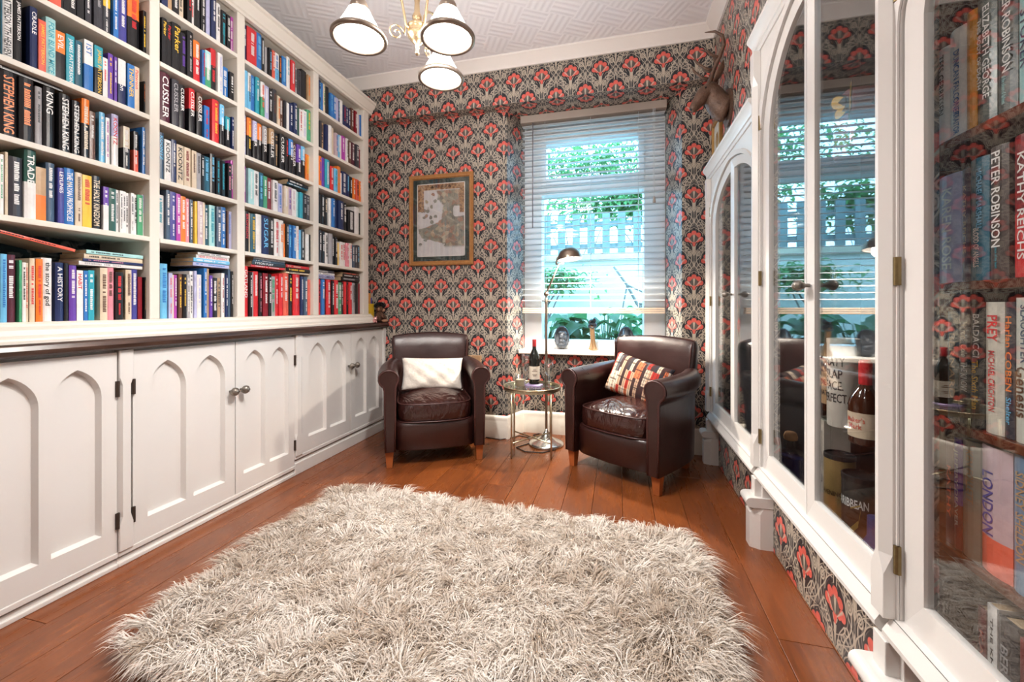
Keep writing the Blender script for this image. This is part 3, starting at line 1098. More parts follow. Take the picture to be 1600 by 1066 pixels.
# ------------------------------------------------------------------ bookcase
XB = -1.90
bk = thing('bookcase', 'tall cream painted built-in bookcase filled with books', 'bookcase', (-2.05, 1.8, 0.883))
UP = [(0.745, 0.785), (1.300, 1.340), (1.712, 1.757), (2.263, 2.310), (2.803, 2.870)]
SH = [0.952, 1.298, 1.555, 1.808, 2.058, 2.309]       # top faces of the shelves, bottom row first
TOP = 2.545
for k, (a, b_) in enumerate(UP):
    wpart('upright', MB().box(XL + 0.004, XB, a, b_, 0.952, TOP), M['shelf_paint'], bk, bevel=0.003)
for k in range(len(UP) - 1):
    for z_ in SH[1:]:
        wpart('shelf', MB().box(XL + 0.012, XB + 0.001, UP[k][1], UP[k + 1][0], z_ - 0.020, z_), M['shelf_paint'], bk, bevel=0.002)
wpart('back_panel', MB().box(XL + 0.002, XL + 0.010, 0.745, 2.87, 0.952, TOP), M['teal'], bk)
wpart('top_board', MB().box(XL + 0.004, XB, 0.745, 2.87, TOP - 0.004, TOP + 0.02), M['shelf_paint'], bk)
cp = [(XB - 0.02, 2.530), (XB + 0.006, 2.530), (XB + 0.006, 2.545), (XB + 0.014, 2.550), (XB + 0.018, 2.565), (XB + 0.032, 2.582), (XB + 0.036, 2.596), (XB + 0.046, 2.602), (XB + 0.046, 2.618), (XB - 0.02, 2.618)]
wpart('crown_moulding', MB().loops([[(a, y_, c_) for a, c_ in cp] for y_ in (0.70, 2.905)]), M['shelf_paint'], bk, auto=35)
lp = [(XL + 0.004, 0.883), (XB + 0.052, 0.883), (XB + 0.052, 0.893), (XB + 0.044, 0.899), (XB + 0.044, 0.910), (XB + 0.026, 0.926), (XB + 0.026, 0.938), (XB + 0.012, 0.944), (XB + 0.012, 0.952), (XL + 0.004, 0.952)]
wpart('plinth_moulding', MB().loops([[(a, y_, c_) for a, c_ in lp] for y_ in (0.70, 2.885)]), M['shelf_paint'], bk, auto=35)

# ------------------------------------------------------------------ books
CL = {
    'k': ((0.012, 0.012, 0.014), 'black'), 'K': ((0.045, 0.045, 0.055), 'charcoal'), 'w': ((0.78, 0.76, 0.74), 'white'),
    'c': ((0.70, 0.58, 0.43), 'cream'), 'r': ((0.62, 0.028, 0.035), 'red'), 'R': ((0.22, 0.012, 0.022), 'dark red'),
    'o': ((0.80, 0.20, 0.03), 'orange'), 'y': ((0.80, 0.50, 0.05), 'yellow'), 'g': ((0.07, 0.34, 0.17), 'green'),
    'G': ((0.03, 0.10, 0.08), 'dark green'), 't': ((0.03, 0.33, 0.42), 'teal'), 'T': ((0.02, 0.10, 0.15), 'dark teal'),
    'b': ((0.03, 0.17, 0.48), 'blue'), 'B': ((0.018, 0.03, 0.10), 'navy'), 's': ((0.16, 0.48, 0.74), 'sky blue'),
    'S': ((0.06, 0.10, 0.16), 'slate blue'), 'p': ((0.13, 0.05, 0.34), 'purple'), 'P': ((0.72, 0.27, 0.33), 'pink'),
    'm': ((0.42, 0.05, 0.36), 'magenta'), 'n': ((0.12, 0.055, 0.035), 'brown'), 'N': ((0.48, 0.31, 0.17), 'tan'),
    'e': ((0.36, 0.35, 0.36), 'grey'), 'l': ((0.46, 0.46, 0.68), 'lavender'), 'C': ((0.72, 0.12, 0.075), 'coral red'),
    'a': ((0.38, 0.66, 0.66), 'pale aqua'), 'i': ((0.06, 0.06, 0.27), 'indigo'), 'M': ((0.09, 0.02, 0.035), 'maroon'), 'x': ((0.55, 0.42, 0.46), 'mauve'),
}
# each row: "u0-u1 cover[/lower band] height title;ink"; u are spine edges along the shelf
ROWS = {
 (0, 1): "75-94 C .8 ;k|94-98 k .85|98-107 k .8 ;e|107-118 b/k .85 ;w|119-130 k .85 SAS;w|136-146 K .85 ;w|148-162 K .95 ;e|164-175 y/K .85 ;w|177-185 b .8 ;w|186-199 i .92 ;w|201-219 o/k .97 ;r|222-230 k .8 ;y|230.5-239 k .75 ;o",
 (0, 2): "0-3 T .9|4-22.5 w .97 PATTERSON 7TH HEAVEN;k|23-35 k .97 JAMES PATTERSON;w|47-59 B .93 CRADLE;w|60-72 C .8 JAMES PATTERSON;y|72.5-88 a .9 FOUR BLIND MICE;t|89-104 o/k .78 EVIL;w|105-118 t .8 JAMES PATTERSON;w|120-131 T .78 ;w|132-146 w/b .85 1ST;b|147-160 t/k .83 JAMES PATTERSON;y|161-169 w .7 ;r|170-178 p .82 ;y|178.5-183 p .8 ;w|186-198 w/B .82 Patterson;w|199-210 b .8 THINNER;y|211-219 c .82 Patterson;r|225-233 k .62 ;o",
 (0, 3): "0-28.5 k .93 STEPHEN KING;o|30-52 k .92 ;o|53.7-64 e .86 ;k|70-88 k .93 KING;w|91.5-109 k .9 STEPHEN KING;w|114-127 k .88 STEPHEN KING;w|127.5-139.5 o/k .96 ;c|140-149 n .8 ;w|157.5-166.5 s .86 ;w|166.5-172.5 w .8 ;m|175.5-186 l/w .9 KOONTZ;r|193-203 c/k .76 ;w|210-217 k/C .74 ;w|222-232 b .86 ;w",
 (0, 4): "0-6 w .83 ;g|8-13 c .88|14-36 K .84 ;w|36-54.5 G/w .99 TRADE;w|55-72 N/o .78|72-86 S .88 ;w|89-99 i .84 LEYLINES;w|100.5-116 b .87 THE MAYAN PROPHECIES;w|117-128 c .84 ;n|128-142.5 y .83 ;r|143-159 k .86 THE HOLY KINGDOM;c|161-169.5 p/w .72 ;w|170-181 G .72 ;w|182-187 w .72 ;k|187.5-192.5 w .72 ;k|193-198 w .72 ;k|198.5-203.5 w .71 ;k|204-209 w .72 ;k|209.5-214 w .71 ;k|214.5-223 g .72 ;w|223.5-234 l/w .74 ;w",
 (0, 5): "0-10 s .68 ;b|10.5-25 M .68 ;w|26-28 w .63|28.5-33 g .63|33-39 w .61 ;k|40-45 c .61 ;r|45.5-54 c .66 ;r|55-66 o .66 ;r|67-83.5 w .68 the story of god;k|87-100 B .64 A HISTORY;w|100.5-107 k .64|107.5-119 p .62 ;w|119.5-129.5 w .57 HABIT;r|131-137.7 b .57 ;w|138-147.5 t .58 ;w|156-167.5 c .62 ;n|169-180 P .63 ;n|181-192 k .58 ;r|197-206.5 c .62 ;n|207-216.5 i .63 ;w|216.5-223 R .54|225-232 k .54 ;N",
 (1, 0): "252-262 B .9|262-269 N .85|269.5-280 k .9 ;w|281-289 c .9 ;k|293-300 k .95 ;r|300-306 w .95 ;r|306-312 k .95 ;w|315-322 k .97 ;w|322-328 l .95|329-337 B .97 ;w|338.5-345 w .93 ;k|346-353.6 k .85 ;t|354-359.5 k .83 ;w|360-368 m .86 ;w|368.5-373 P/k .8 ;w",
 (1, 1): "252-260 k .9 Parker;y|260-268 k .88 Parker;r|269-283 k .95 Parker;y|283.5-292.5 k .87 ;p|292.5-301.7 k .97 ;e|303.7-314 o/r .88 ;w|315-319.5 b .76 ;r|320-329 a/g .8 ;w|330-338.5 r/k .93 ;r|339-347 w .9 ;l|348-357 b .7 ;w|357.5-364 k .65 ;w|364-371 s .68 ;w",
 (1, 2): "250-266 M .97 CUSSLER;w|268-279 K .93 CUSSLER;e|280-288.6 k .9 CUSSLER;w|297-306 r/k .94 CUSSLER;w|309-318 n/k .93 CUSSLER;w|319-327 b .72 ;r|330-340.5 r .93 ;y|342-349 s/k .9 ;w|353-360 t/k .72 ;w|361.5-369.4 B .76 ;w",
 (1, 3): "249-257.6 S .9 KOONTZ;s|257.6-268 w .8 KOONTZ;k|269-277 B .85 ;w|278-289 c .8 KOONTZ;k|290-300 c .8 ;R|300.5-307.6 c .78 ;n|308-314.6 e .77 ;k|315-320 k .76 ;w|321-329.5 T .76 ;s|330-338 k .86 ;s|339-345.6 k .82 ;t|347-353 k .8 ;t|355-361 k .78 ;P|361.5-368.5 m .88 ;w",
 (1, 4): "249-258 w .82 ;t|258.5-264.6 S .93 ;w|265-274 i .92 ;w|274.5-281.5 m .91 ;w|282-290.7 o .89 ;w|291-297 P .87 ;w|298-302.7 S .87 ;w|303-307 y .85|307.6-316 x .87 ;w|316-320 c .87|321-326.6 T .84 ;w|328-337 a .86 ;t|338-345 S .86 ;w|345.6-354 b .88 ;w|354.5-357.3 n .82|357.6-364 l .83 ;b|364.6-371 k .66 ;w",
 (1, 5): "249-251 k .66|251.5-263 s .74 ;b|264-270 l .62 ;C|270.3-273 c .6|274-279 m .6 ;w|280.5-286.5 n .62 ;y|286.5-292.5 k .62 ;y|293-298.5 e .62 ;w|298.5-304 w .67 ;k|304-308 l .68|309-316 w .63 ;l|318-323 b .73 ;w|323-328 N .73|328-333 p .63 ;w|333-340 k .6 ;w|340-345 N .6 ;k|346-351 w .68 ;R|352.5-356 B .66 ;w|356.2-360 S .75|360.3-363.5 k .72 ;w",
 (2, 0): "382-386 B .92 ;w|386-401 r .93 ;w|401-409.5 b .96 ;s|410-414.4 k .94 ;w|415-418.6 e .76|419-423.5 k .78 ;s|424-428.7 C .78 ;w|429-435 w/s .78 ;b|436-440.4 k .8 ;o|441-447.5 b .84 ;s|448-453.5 w .92 ;t|454-460 r .9 ;w|460-465 e .8 ;k|465.3-470.7 K .8 ;k|472-480 k .9|480.5-484.7 N .85 ;o|485.4-491.8 w .85 ;e",
 (2, 1): "382-387 s .9|387.4-392 w/s .9 ;k|392-399 b .9 ;s|399.6-406 t .92 ;w|406.6-413 w/g .87 ;C|413-420 l .85 ;w|420-426.8 k .85 ;w|427-433.4 K .9 ;n|434-438 c .8 ;o|439-444 n .8 ;w|444.5-447.5 K .78|448-452 w .76|452.4-457.3 B .8 ;w|457.7-463.4 B .86 ;w|464-467 G .8|467.8-472 w .8 ;r|472-478.4 w .82 ;l|478.4-485.4 g .9 ;y|486-491.8 k .92 ;w",
 (2, 2): "381-385 l .95 ;w|387.6-394.7 o/k .95 ;y|395.4-402.4 l/k .93 CUSSLER;w|403.4-410 o/k .93 ;w|411-418 e/k .93 CUSSLER;w|420.7-428.5 N/k .95 CUSSLER;w|430-436 k .92 ;N|436.6-444 k .94 CUSSLER;w|444.6-449.6 k .92 ;r|450-457 b/k .92 ;w|457.7-463.6 n/k .9 CUSSLER;w|464-470.7 p/k .9 ;w|471.8-477.7 s/k .92 ;w|477.7-482.6 o .75 ;y|483-486 c .75",
 (2, 3): "381-385 m .86 ;w|387-395.8 a .84 ;w|396-403.8 w .84 ;k|404.5-411 T .84 ;s|411.9-418 g .8 ;w|418.3-425 R .8 ;w|425.4-433 w .78 ;k|433.5-436 B .76|436-443 l .76 ;b|443.6-449.6 c .74 ;w|450-456 x .75 ;p|456-464 w .75 ;x|464.5-467.5 a .72|467.8-472.4 t .72|472.8-479 k .72 ;e|479-486 K .72 ;e",
 (2, 4): "381.6-388 k .92 BRONSON;r|388.3-391.2 c .9|391.5-399.8 T .9 ;y|399.8-408.8 w .92|409-420 B .93 SUGAR;s|420.4-428.5 k .92 ;w|428.5-436 w .92 ;r|437-443.5 w .92 ;o|443.8-446.5 o .86|446.7-451 k .87 ;w|451.5-457.6 b .87 ;s|457.6-463 b .87 ;w|463-467 w .88 ;P|467.3-470.8 s .8|471-477 k .83 ;w|477-481.6 w .72|482-485.3 k .73",
 (2, 5): "381-388.5 r .83 GATLAND;w|389-393.4 k .74 ;w|393.6-396.7 e .74|397-405 r .76 ;w|405-409.7 k .74 ;P|409.7-418 R .74 ;w|418.5-423 k .73 ;w|423-431 e .7 ;g|431-436 r .72 ;w|436-442.5 r .76 ;w|442.5-452 C .78 ;w|453-458.5 k .76 ;y|459-469 r .78 ;w|469.7-474.4 B .75 ;w|474.4-480 S .75 ;w|480-484.8 C .7|485-489.8 k .72 ;y",
 (3, 0): "498-502 B .95 ;s|502-505.8 b .92|505.8-509.7 c .95 ;g|510-514.6 k .92|515-519 b .8 ;s|519.5-524 b .8 ;w|524.5-529 l .8|529-532 B .78 ;s|532.7-537 w .86|537.7-541 B .76 ;r|541.5-545 B .76 ;w|545-549 B .76 ;w|549.5-553.5 n .85 ;w|554-558 R .83 ;w|558.3-560 w .78|560-563 x .78|563-570 b .82 ;B",
 (3, 1): "499-502 K .82|502-506.7 N .82 ;k|508-512 B .82|512.6-518 w .86|518-523 c .86|523.5-527 x .75 ;b|527-531 s .75 ;w|532-534.5 w .78|535-541 m .82 ;w|541.2-544 w .8 ;k|545-550 n .8 ;w|550.4-555.5 M .8 ;w|556-561 K .8 ;w|562-566.4 R .7 ;w",
 (3, 2): "499-504 o .9 ;p|504-509 p .9|509-516 t .9 ;w|516-521 r .76 ;w|521.5-527 s .74 ;t|527-532 o .86 ;N|532.5-534.5 w .7|535-541.6 B .78 ;w|542-546.5 B .76 ;s|547-551 k .73 ;w|552-556 o .74 ;w|556.3-560.5 C .74 ;k|561-565 o .72 ;w|565-571.8 N .74 ;o",
 (3, 3): "498-501.8 k .88|502-507.7 k .88 ;w|508-512.7 k .86 ;c|513-517 w .86|517-522.5 b .88 ;w|523-527.5 B .86|528-536 B .9 ;w|536.5-541.6 k .9 ;w|543-553 k .72 ;w|554-561 w .9|562-566 k .75|566.3-569.5 K .7",
 (3, 4): "498-502 K .92 ;w|502.4-507.5 k .92 ;w|508-512.7 w .9 ;k|513-519 e .9|519-523 k .84 ;w|523.4-527.4 k .84 ;w|527.4-531 y .7|531-535.5 w .74 ;r|536-540 w .74 ;r|540.4-544.5 P .74 ;w|545-549 w .76 ;r|549.5-554 S .72 ;w|554.2-558 K .72 ;w|558.3-562.5 K .76 ;s|563-566 c .72 ;k|566.5-570 R .7 ;w",
 (3, 5): "498-502 r .73 ;k|502-507 b .73 ;w|507.2-510.3 k .72|510.7-517.6 r .74 ;w|517.6-521.5 k .72 ;w|522-528 r .74 ;w|528-534 g .7 ;w|534.2-537.5 k .72 ;w|537.8-541 r .73|541.2-544.8 k .72 ;r|545-550 r .73 ;w|550.7-555.7 e .72 ;k|556-561 k .72 ;w|561-564.5 R .72|565-570 w .7 ;r",
}
SHELFN = ['top shelf', 'second shelf', 'third shelf', 'fourth shelf', 'fifth shelf', 'bottom shelf']
BAYN = ['nearest bay', 'second bay', 'third bay', 'farthest bay']
ORD = 'first second third fourth fifth sixth seventh eighth ninth tenth eleventh twelfth thirteenth fourteenth fifteenth sixteenth seventeenth eighteenth nineteenth twentieth'.split() + ['twenty-first', 'twenty-second', 'twenty-third', 'twenty-fourth', 'twenty-fifth']


def book_mb(t, h, d, c1, c2, split, hard, rg, mb=None, board=None):
    """cover: local x=0 spine front, +x outwards; y thickness; z height; depth towards -x"""
    mb = mb or MB()
    bulge = min(0.006, t * (0.16 if hard else 0.05))
    cv = 0.0022 if hard else 0.0008
    n = 4
    prof = [(-0.006, 0.0)] + [(bulge * math.sin(PI * k / n) - (0 if hard else 0.0), t * k / n) for k in range(n + 1)] + [(-0.006, t)]
    if split is None:
        zs = [(0, h, c1)]
    else:
        zs = [(0, h * split, c2), (h * split, h, c1)]
    for z0, z1, c in zs:
        mb.col = c
        b = len(mb.v)
        for z_ in (z0, z1):
            mb.v += [(p[0], p[1], z_) for p in prof]
        m = len(prof)
        for k in range(m - 1):
            mb._f(b + k, b + k + 1, b + m + k + 1, b + m + k)
        # boards
        mb.col = board or c
        for y_a, y_b in ((0, cv), (t - cv, t)):
            mb.box(-d, -0.005, y_a, y_b, z0, z1)
    mb.col = tuple(q * 0.8 for q in c1)
    mb.add([(p[0], p[1], h - 0.0004) for p in prof], [tuple(range(len(prof)))])
    mb.col = c2 if split else c1
    mb.add([(p[0], p[1], 0.0004) for p in prof], [tuple(range(len(prof)))])
    return mb


def pages_mb(t, h, d, hard, mb=None):
    cv = 0.0022 if hard else 0.0008
    i = 0.003 if hard else 0.0003
    return (mb or MB()).box(-d + i, -0.004, cv + 0.0001, t - cv - 0.0001, i, h - i)


# abstract runs of small marks for lettering too small to read
def marks(seed):
    rg = random.Random(seed)
    mb = MB()
    a = -0.5
    while a < 0.46:
        w = rg.uniform(0.02, 0.05)
        if rg.random() < 0.12:
            a += 0.06
            continue
        hh = rg.choice([0.5, 0.5, 0.36])
        mb.add([(a, -0.5, 0), (a + w * .7, -0.5, 0), (a + w * .7, hh, 0), (a, hh, 0)], [(0, 1, 2, 3)])
        a += w
    m = mb.mesh('title_marks', fix=False)
    m.materials.append(M['ink'])
    return m


MARKS = [marks(i) for i in range(6)]
TXT = {}
_pending = []


def text_request(s, bold=0.0):
    TXT.setdefault(s, None)


def bake_texts():
    made = []
    for s, v in list(TXT.items()):
        if v is None:
            cu = bpy.data.curves.new('lettering', 'FONT')
            cu.body = s
            cu.resolution_u = 2
            cu.align_x = 'CENTER'
            cu.align_y = 'CENTER'
            cu.offset = 0.012
            o = bpy.data.objects.new('lettering_tmp', cu)
            COL.objects.link(o)
            made.append((s, o, cu))
    bpy.context.view_layer.update()
    dg = bpy.context.evaluated_depsgraph_get()
    for s, o, cu in made:
        m = bpy.data.meshes.new_from_object(o.evaluated_get(dg))
        m.name = 'lettering'
        co = np.zeros(len(m.vertices) * 3)
        m.vertices.foreach_get('co', co)
        co = co.reshape(-1, 3)
        lo, hi = co.min(0), co.max(0)
        ctr, ext = (lo + hi) / 2, np.maximum(hi - lo, 1e-6)
        co = (co - ctr) / np.array([ext[0], ext[1], 1.0])
        co[:, 2] = 0
        m.vertices.foreach_set('co', co.reshape(-1))
        m.materials.clear()
        m.materials.append(M['ink'])
        m.update()
        TXT[s] = (m, ext[0] / ext[1])
    for s, o, cu in made:
        bpy.data.objects.remove(o)
        bpy.data.curves.remove(cu)


INK = {k: v[0] for k, v in CL.items()}


def put_text(parent, mesh, center, ex, ey, L, H, ink, name='title'):
    """unit lettering mesh (1x1) placed with x axis ex and y axis ey, length L and height H"""
    o = bpy.data.objects.new(name, mesh)
    COL.objects.link(o)
    o.parent = parent
    ex, ey = Vector(ex), Vector(ey)
    n = ex.cross(ey)
    mt = Matrix((ex * L, ey * H, n)).transposed().to_4x4()
    mt.translation = Vector(center)
    o.matrix_local = mt
    o.color = (*ink, 1)
    return o


BOOKS = []      # spec dicts
for (bay, row), txt in ROWS.items():
    zi = 5 - row
    z0 = SH[zi]
    zt = 2.529 if row == 0 else SH[zi + 1] - 0.020
    for k, tok in enumerate(txt.split('|')):
        rest, _, ink = tok.partition(';')
        p = rest.split(' ', 3)
        u0, u1 = map(float, p[0].split('-'))
        cc = p[1].split('/')
        y0, y1 = onX(u0, -1.925) , onX(u1, -1.925)
        y1 -= 0.0006
        lo_, hi_ = UP[bay][1] + 0.001, UP[bay + 1][0] - 0.001
        if bay > 0 and y0 < lo_:
            y0 = lo_
        if y1 > hi_:
            y1 = hi_
        if y1 - y0 < 0.003:
            continue
        BOOKS.append(dict(y0=y0, t=y1 - y0, z=z0 + 0.0002, h=float(p[2]) * (zt - z0), c=cc, title=p[3] if len(p) > 3 else '', ink=ink.strip() or None, bay=bay, row=row, k=k, area=(u1 - u0) * float(p[2]), uc=(u0 + u1) / 2))
for b_ in BOOKS:
    if b_['title']:
        text_request(b_['title'])
# sizes in the picture: nearer bays show larger; keep the largest as individuals
for b_ in BOOKS:
    b_['px'] = b_['area'] * (b_['h'] / 0.2) * (1.35 - b_['uc'] / 900)
BOOKS.sort(key=lambda q: -q['px'])
NIND = 262
rest_mb, rest_pg = MB(), MB()
rest_marks = MB()
RIGHT_TITLES = ['TESS GERRITSEN', 'DUNCAN FALCONER', 'TRAITOR', 'ELIZABETH GEORGE', 'THIS BODY OF DEATH', 'PETER ROBINSON', 'MICHAEL MARSHALL', 'BLOOD OF ANGELS', 'KATHY REICHS', 'KAREN ROSE', 'PREY', 'MICHAEL CRICHTON', 'Harlan COBEN', 'Shelter', 'SLAUGHTER', 'Genesis', 'BALDACCI', 'The Sixth Man', 'Martina Cole', 'THE KNOW', 'KEN FOLLETT', 'LONDON', 'SIDNEY SHELDON', 'JEFFERY DEAVER', 'MABINOGION', 'CARIBBEAN', 'RAVENING', 'PEATY', 'SLAP', 'FACE.', 'PERFECT.', "Maker's", 'Mark', 'HATED', 'TYSON FURY', 'DAVID CAMERON', 'THE DREAMERS', 'DEEP', 'WHITE', 'STOKER', 'BERNARD', 'all the colours of darkness', 'piece of my heart', 'NEVER SPLIT THE DIFFERENCE', 'KATHY']
for s_ in RIGHT_TITLES:
    text_request(s_)
bake_texts()


def make_book(t, h, d, c1, c2, split, hard, rg, label, group, title='', ink='w', loc=(0, 0, 0), rot=(0, 0, 0), titles=None, pages=True, board=None):
    mb = book_mb(t, h, d, c1, c2, split, hard, rg, None, board)
    o = obj('book', mb, M['book'], fix=False)
    o.location = loc
    o.rotation_euler = rot
    tag(o, label, 'book', group)
    if pages:
        obj('page_block', pages_mb(t, h, d, hard), M['pages'], o)
    bx = min(0.006, t * (0.16 if hard else 0.05)) + 0.0004
    if titles is not None:
        for (s_, zc, L, yc, H, ik) in titles:
            put_text(o, TXT[s_][0], (bx, t * yc, h * zc), (0, 0, -1), (0, 1, 0), h * L, t * H, INK[ik])
    elif title:
        m_, ar = TXT[title]
        H = t * 0.6
        L = min(h * 0.86, H * ar * 1.35)
        if L > H * ar * 1.4:
            L = H * ar * 1.4
        if L >= h * 0.85:
            H = max(t * 0.3, min(t * 0.6, L / ar * 2.2))
        put_text(o, m_, (bx, t * 0.5, h * (0.93) - L / 2), (0, 0, -1), (0, 1, 0), L, H, INK[ink])
    elif ink:
        L = h * rg.uniform(0.45, 0.8)
        put_text(o, rg.choice(MARKS), (bx, t * 0.5, h * 0.92 - L / 2), (0, 0, -1), (0, 1, 0), L, t * rg.uniform(0.3, 0.5), INK[ink])
        if rg.random() < 0.4 and L < h * 0.6:
            put_text(o, rg.choice(MARKS), (bx, t * 0.5, h * 0.22), (0, 0, -1), (0, 1, 0), h * 0.25, t * 0.25, INK[ink])
    return o


rg = random.Random(21)
for i, s_ in enumerate(BOOKS):
    c1 = CL[s_['c'][0]][0]
    c2 = CL[s_['c'][1]][0] if len(s_['c']) > 1 else None
    hard = s_['h'] > 0.198
    d = min(0.20, s_['h'] * (0.66 if hard else 0.62))
    split = rg.uniform(0.45, 0.62) if c2 else None
    xo = -1.925 + rg.uniform(-0.010, 0.006)
    if i < NIND:
        cn = CL[s_['c'][0]][1] + (' over ' + CL[s_['c'][1]][1] if c2 else '')
        lab = '%s %s, %s book along the %s, %s' % (cn, 'hardback' if hard else 'paperback', ORD[s_['k']], SHELFN[s_['row']], BAYN[s_['bay']])
        make_book(s_['t'], s_['h'], d, c1, c2, split, hard, rg, lab, 'books standing in the bookcase', s_['title'], s_['ink'], (xo, s_['y0'], s_['z']))
    else:
        a = MB()
        book_mb(s_['t'], s_['h'], d, c1, c2, split, hard, rg, a)
        a.shift((xo, s_['y0'], s_['z']))
        rest_mb.add(a.v, a.f)
        rest_mb.c[-len(a.f):] = a.c
        a = pages_mb(s_['t'], s_['h'], d, hard)
        a.shift((xo, s_['y0'], s_['z']))
        rest_pg.add(a.v, a.f)
        if s_['ink']:
            bx = 0.0045
            zz = s_['h'] * 0.92
            while zz > s_['h'] * 0.3:
                w_ = rg.uniform(0.004, 0.010)
                if rg.random() < 0.85:
                    rest_marks.col = INK[s_['ink']]
                    x_, ya, yb = xo + bx, s_['y0'] + s_['t'] * 0.3, s_['y0'] + s_['t'] * 0.7
                    rest_marks.add([(x_, ya, s_['z'] + zz), (x_, yb, s_['z'] + zz), (x_, yb, s_['z'] + zz - w_ * .7), (x_, ya, s_['z'] + zz - w_ * .7)], [(0, 1, 2, 3)])
                zz -= w_
ro = obj('books', rest_mb, M['book'], fix=False)
tag(ro, 'thinnest books wedged among the others on the cream bookcase shelves', 'books', None, 'stuff')
q = obj('page_blocks', rest_pg, M['pages'], ro); q['kind'] = 'stuff'
q = obj('title_print', rest_marks, M['book'], ro, fix=False); q['kind'] = 'stuff'


# --- books lying flat on top of rows: (right end Y, z, length, thickness, depth, cover, title, ink, label)
def lying(y1, z, L, t, d, code, label, title='', ink='k', rx=0.0, x=-1.93, pages=True, board=None):
    o = make_book(t, L, d, CL[code][0], None, None, t > 0.02, rg, label, 'books lying flat on top of the rows', title, ink, (x, y1, z), board=board)
    o.rotation_euler = (R(90) + rx, 0, 0)
    return o


def ystack(bay_y1, z, items, where):
    for n_, (L, t, d, code, title, ink, lab) in enumerate(items):
        lying(bay_y1, z, L, t, d, code, lab + ' ' + where, title, ink, x=-1.93 + 0.004 * (n_ % 2))
        z += t + 0.0006


yb1 = 1.292
ystack(yb1, 0.952 + 0.326 * 0.635 + 0.001, [(0.21, 0.014, 0.14, 'w', '', 'e', 'thin white paperback lying lowest'), (0.20, 0.010, 0.13, 'B', '', 'P', 'thin navy paperback lying second'), (0.195, 0.018, 0.13, 'c', '', 'k', 'cream paperback lying third'), (0.19, 0.014, 0.13, 'a', '', 'k', 'pale aqua paperback lying on top')], 'of the flat stack, nearest bay')
lying(1.07, 1.205, 0.27, 0.010, 0.17, 'C', 'thin coral book tilted down across the bottom row, nearest bay', '', 'k', rx=R(-11), board=(0.40, 0.35, 0.28))
ystack(1.69, 0.952 + 0.326 * 0.755 + 0.001, [(0.185, 0.018, 0.14, 'l', '', 'b', 'lavender paperback lying lowest'), (0.185, 0.018, 0.14, 's', '', 'w', 'sky blue paperback lying second'), (0.17, 0.016, 0.13, 'w', 'NEVER SPLIT THE DIFFERENCE', 'r', 'white paperback with red print lying third'), (0.165, 0.012, 0.13, 'w', '', 'k', 'thin white paperback lying on top')], 'of the flat stack, second bay')
ystack(2.055, 0.952 + 0.326 * 0.835, [(0.235, 0.012, 0.15, 'r', '', 'w', 'thin red book lying lowest'), (0.23, 0.019, 0.15, 'k', 'TYSON FURY', 'w', 'black hardback lying second'), (0.22, 0.011, 0.15, 'S', '', 'w', 'slate blue book lying third'), (0.22, 0.010, 0.15, 'e', '', 'w', 'thin grey book lying on top')], 'of the wider flat stack, third bay')
ystack(2.258, 0.952 + 0.326 * 0.79, [(0.19, 0.010, 0.14, 'c', '', 'k', 'thin cream book lying lowest'), (0.19, 0.024, 0.14, 'k', '', 'y', 'thick black book lying second'), (0.19, 0.017, 0.14, 'r', '', 'c', 'red book lying on top')], 'of the narrower flat stack, third bay')
ystack(2.50, 0.952 + 0.326 * 0.75, [(0.18, 0.028, 0.14, 'l', 'DAVID CAMERON', 'B', 'pale lavender thick book lying lowest'), (0.175, 0.012, 0.14, 'w', '', 'k', 'white book lying second'), (0.17, 0.018, 0.14, 'K', '', 'w', 'charcoal book lying on top')], 'of the flat stack, farthest bay')
ystack(2.79, 0.952 + 0.326 * 0.75, [(0.21, 0.028, 0.14, 'k', '', 'e', 'thick black book lying lowest'), (0.2, 0.02, 0.14, 'k', '', 'w', 'black book lying second'), (0.19, 0.014, 0.14, 'n', '', 'C', 'brown book lying on top')], 'of the flat stack by the end panel, farthest bay')
ystack(2.245, 1.555 + 0.233 * 0.83, [(0.17, 0.012, 0.13, 'T', '', 'w', 'thin dark teal book lying lower'), (0.165, 0.018, 0.13, 'k', '', 'w', 'black paperback lying upper')], 'above the fourth shelf row, third bay')
ystack(1.035, 1.555 + 0.233 * 0.945, [(0.245, 0.010, 0.16, 'k', 'THE DREAMERS', 'w', 'long black book lying flat over the black novels')], 'on the fourth shelf')

# ------------------------------------------------------------------ glazed cabinets on the right wall
XDR = 0.585      # front of the doors
XFR = 0.575      # front of the frame boards


def half_arch(yc, hw, z0, zs, rise, pt, sgn, n=10):
    """outline of one door leaf half: meeting edge at yc, outer edge at yc+sgn*hw; arch from outer spring up to the peak at yc"""
    P = [(yc, z0), (yc + sgn * hw, z0)]
    for i in range(n + 1):
        a = PI / 2 * i / n
        P.append((yc + sgn * hw * math.cos(a), zs + rise * math.sin(a) + pt * (1 - math.cos(a))))
    return P


def full_arch(yc, hw, z0, zs, rise, pt, n=12):
    P = [(yc - hw, z0), (yc + hw, z0)]
    for i in range(n + 1):
        a = PI / 2 * i / n
        P.append((yc + hw * math.cos(a), zs + rise * math.sin(a) + pt * (1 - math.cos(a))))
    for i in range(n - 1, -1, -1):
        a = PI / 2 * i / n
        P.append((yc - hw * math.cos(a), zs + rise * math.sin(a) + pt * (1 - math.cos(a))))
    return P


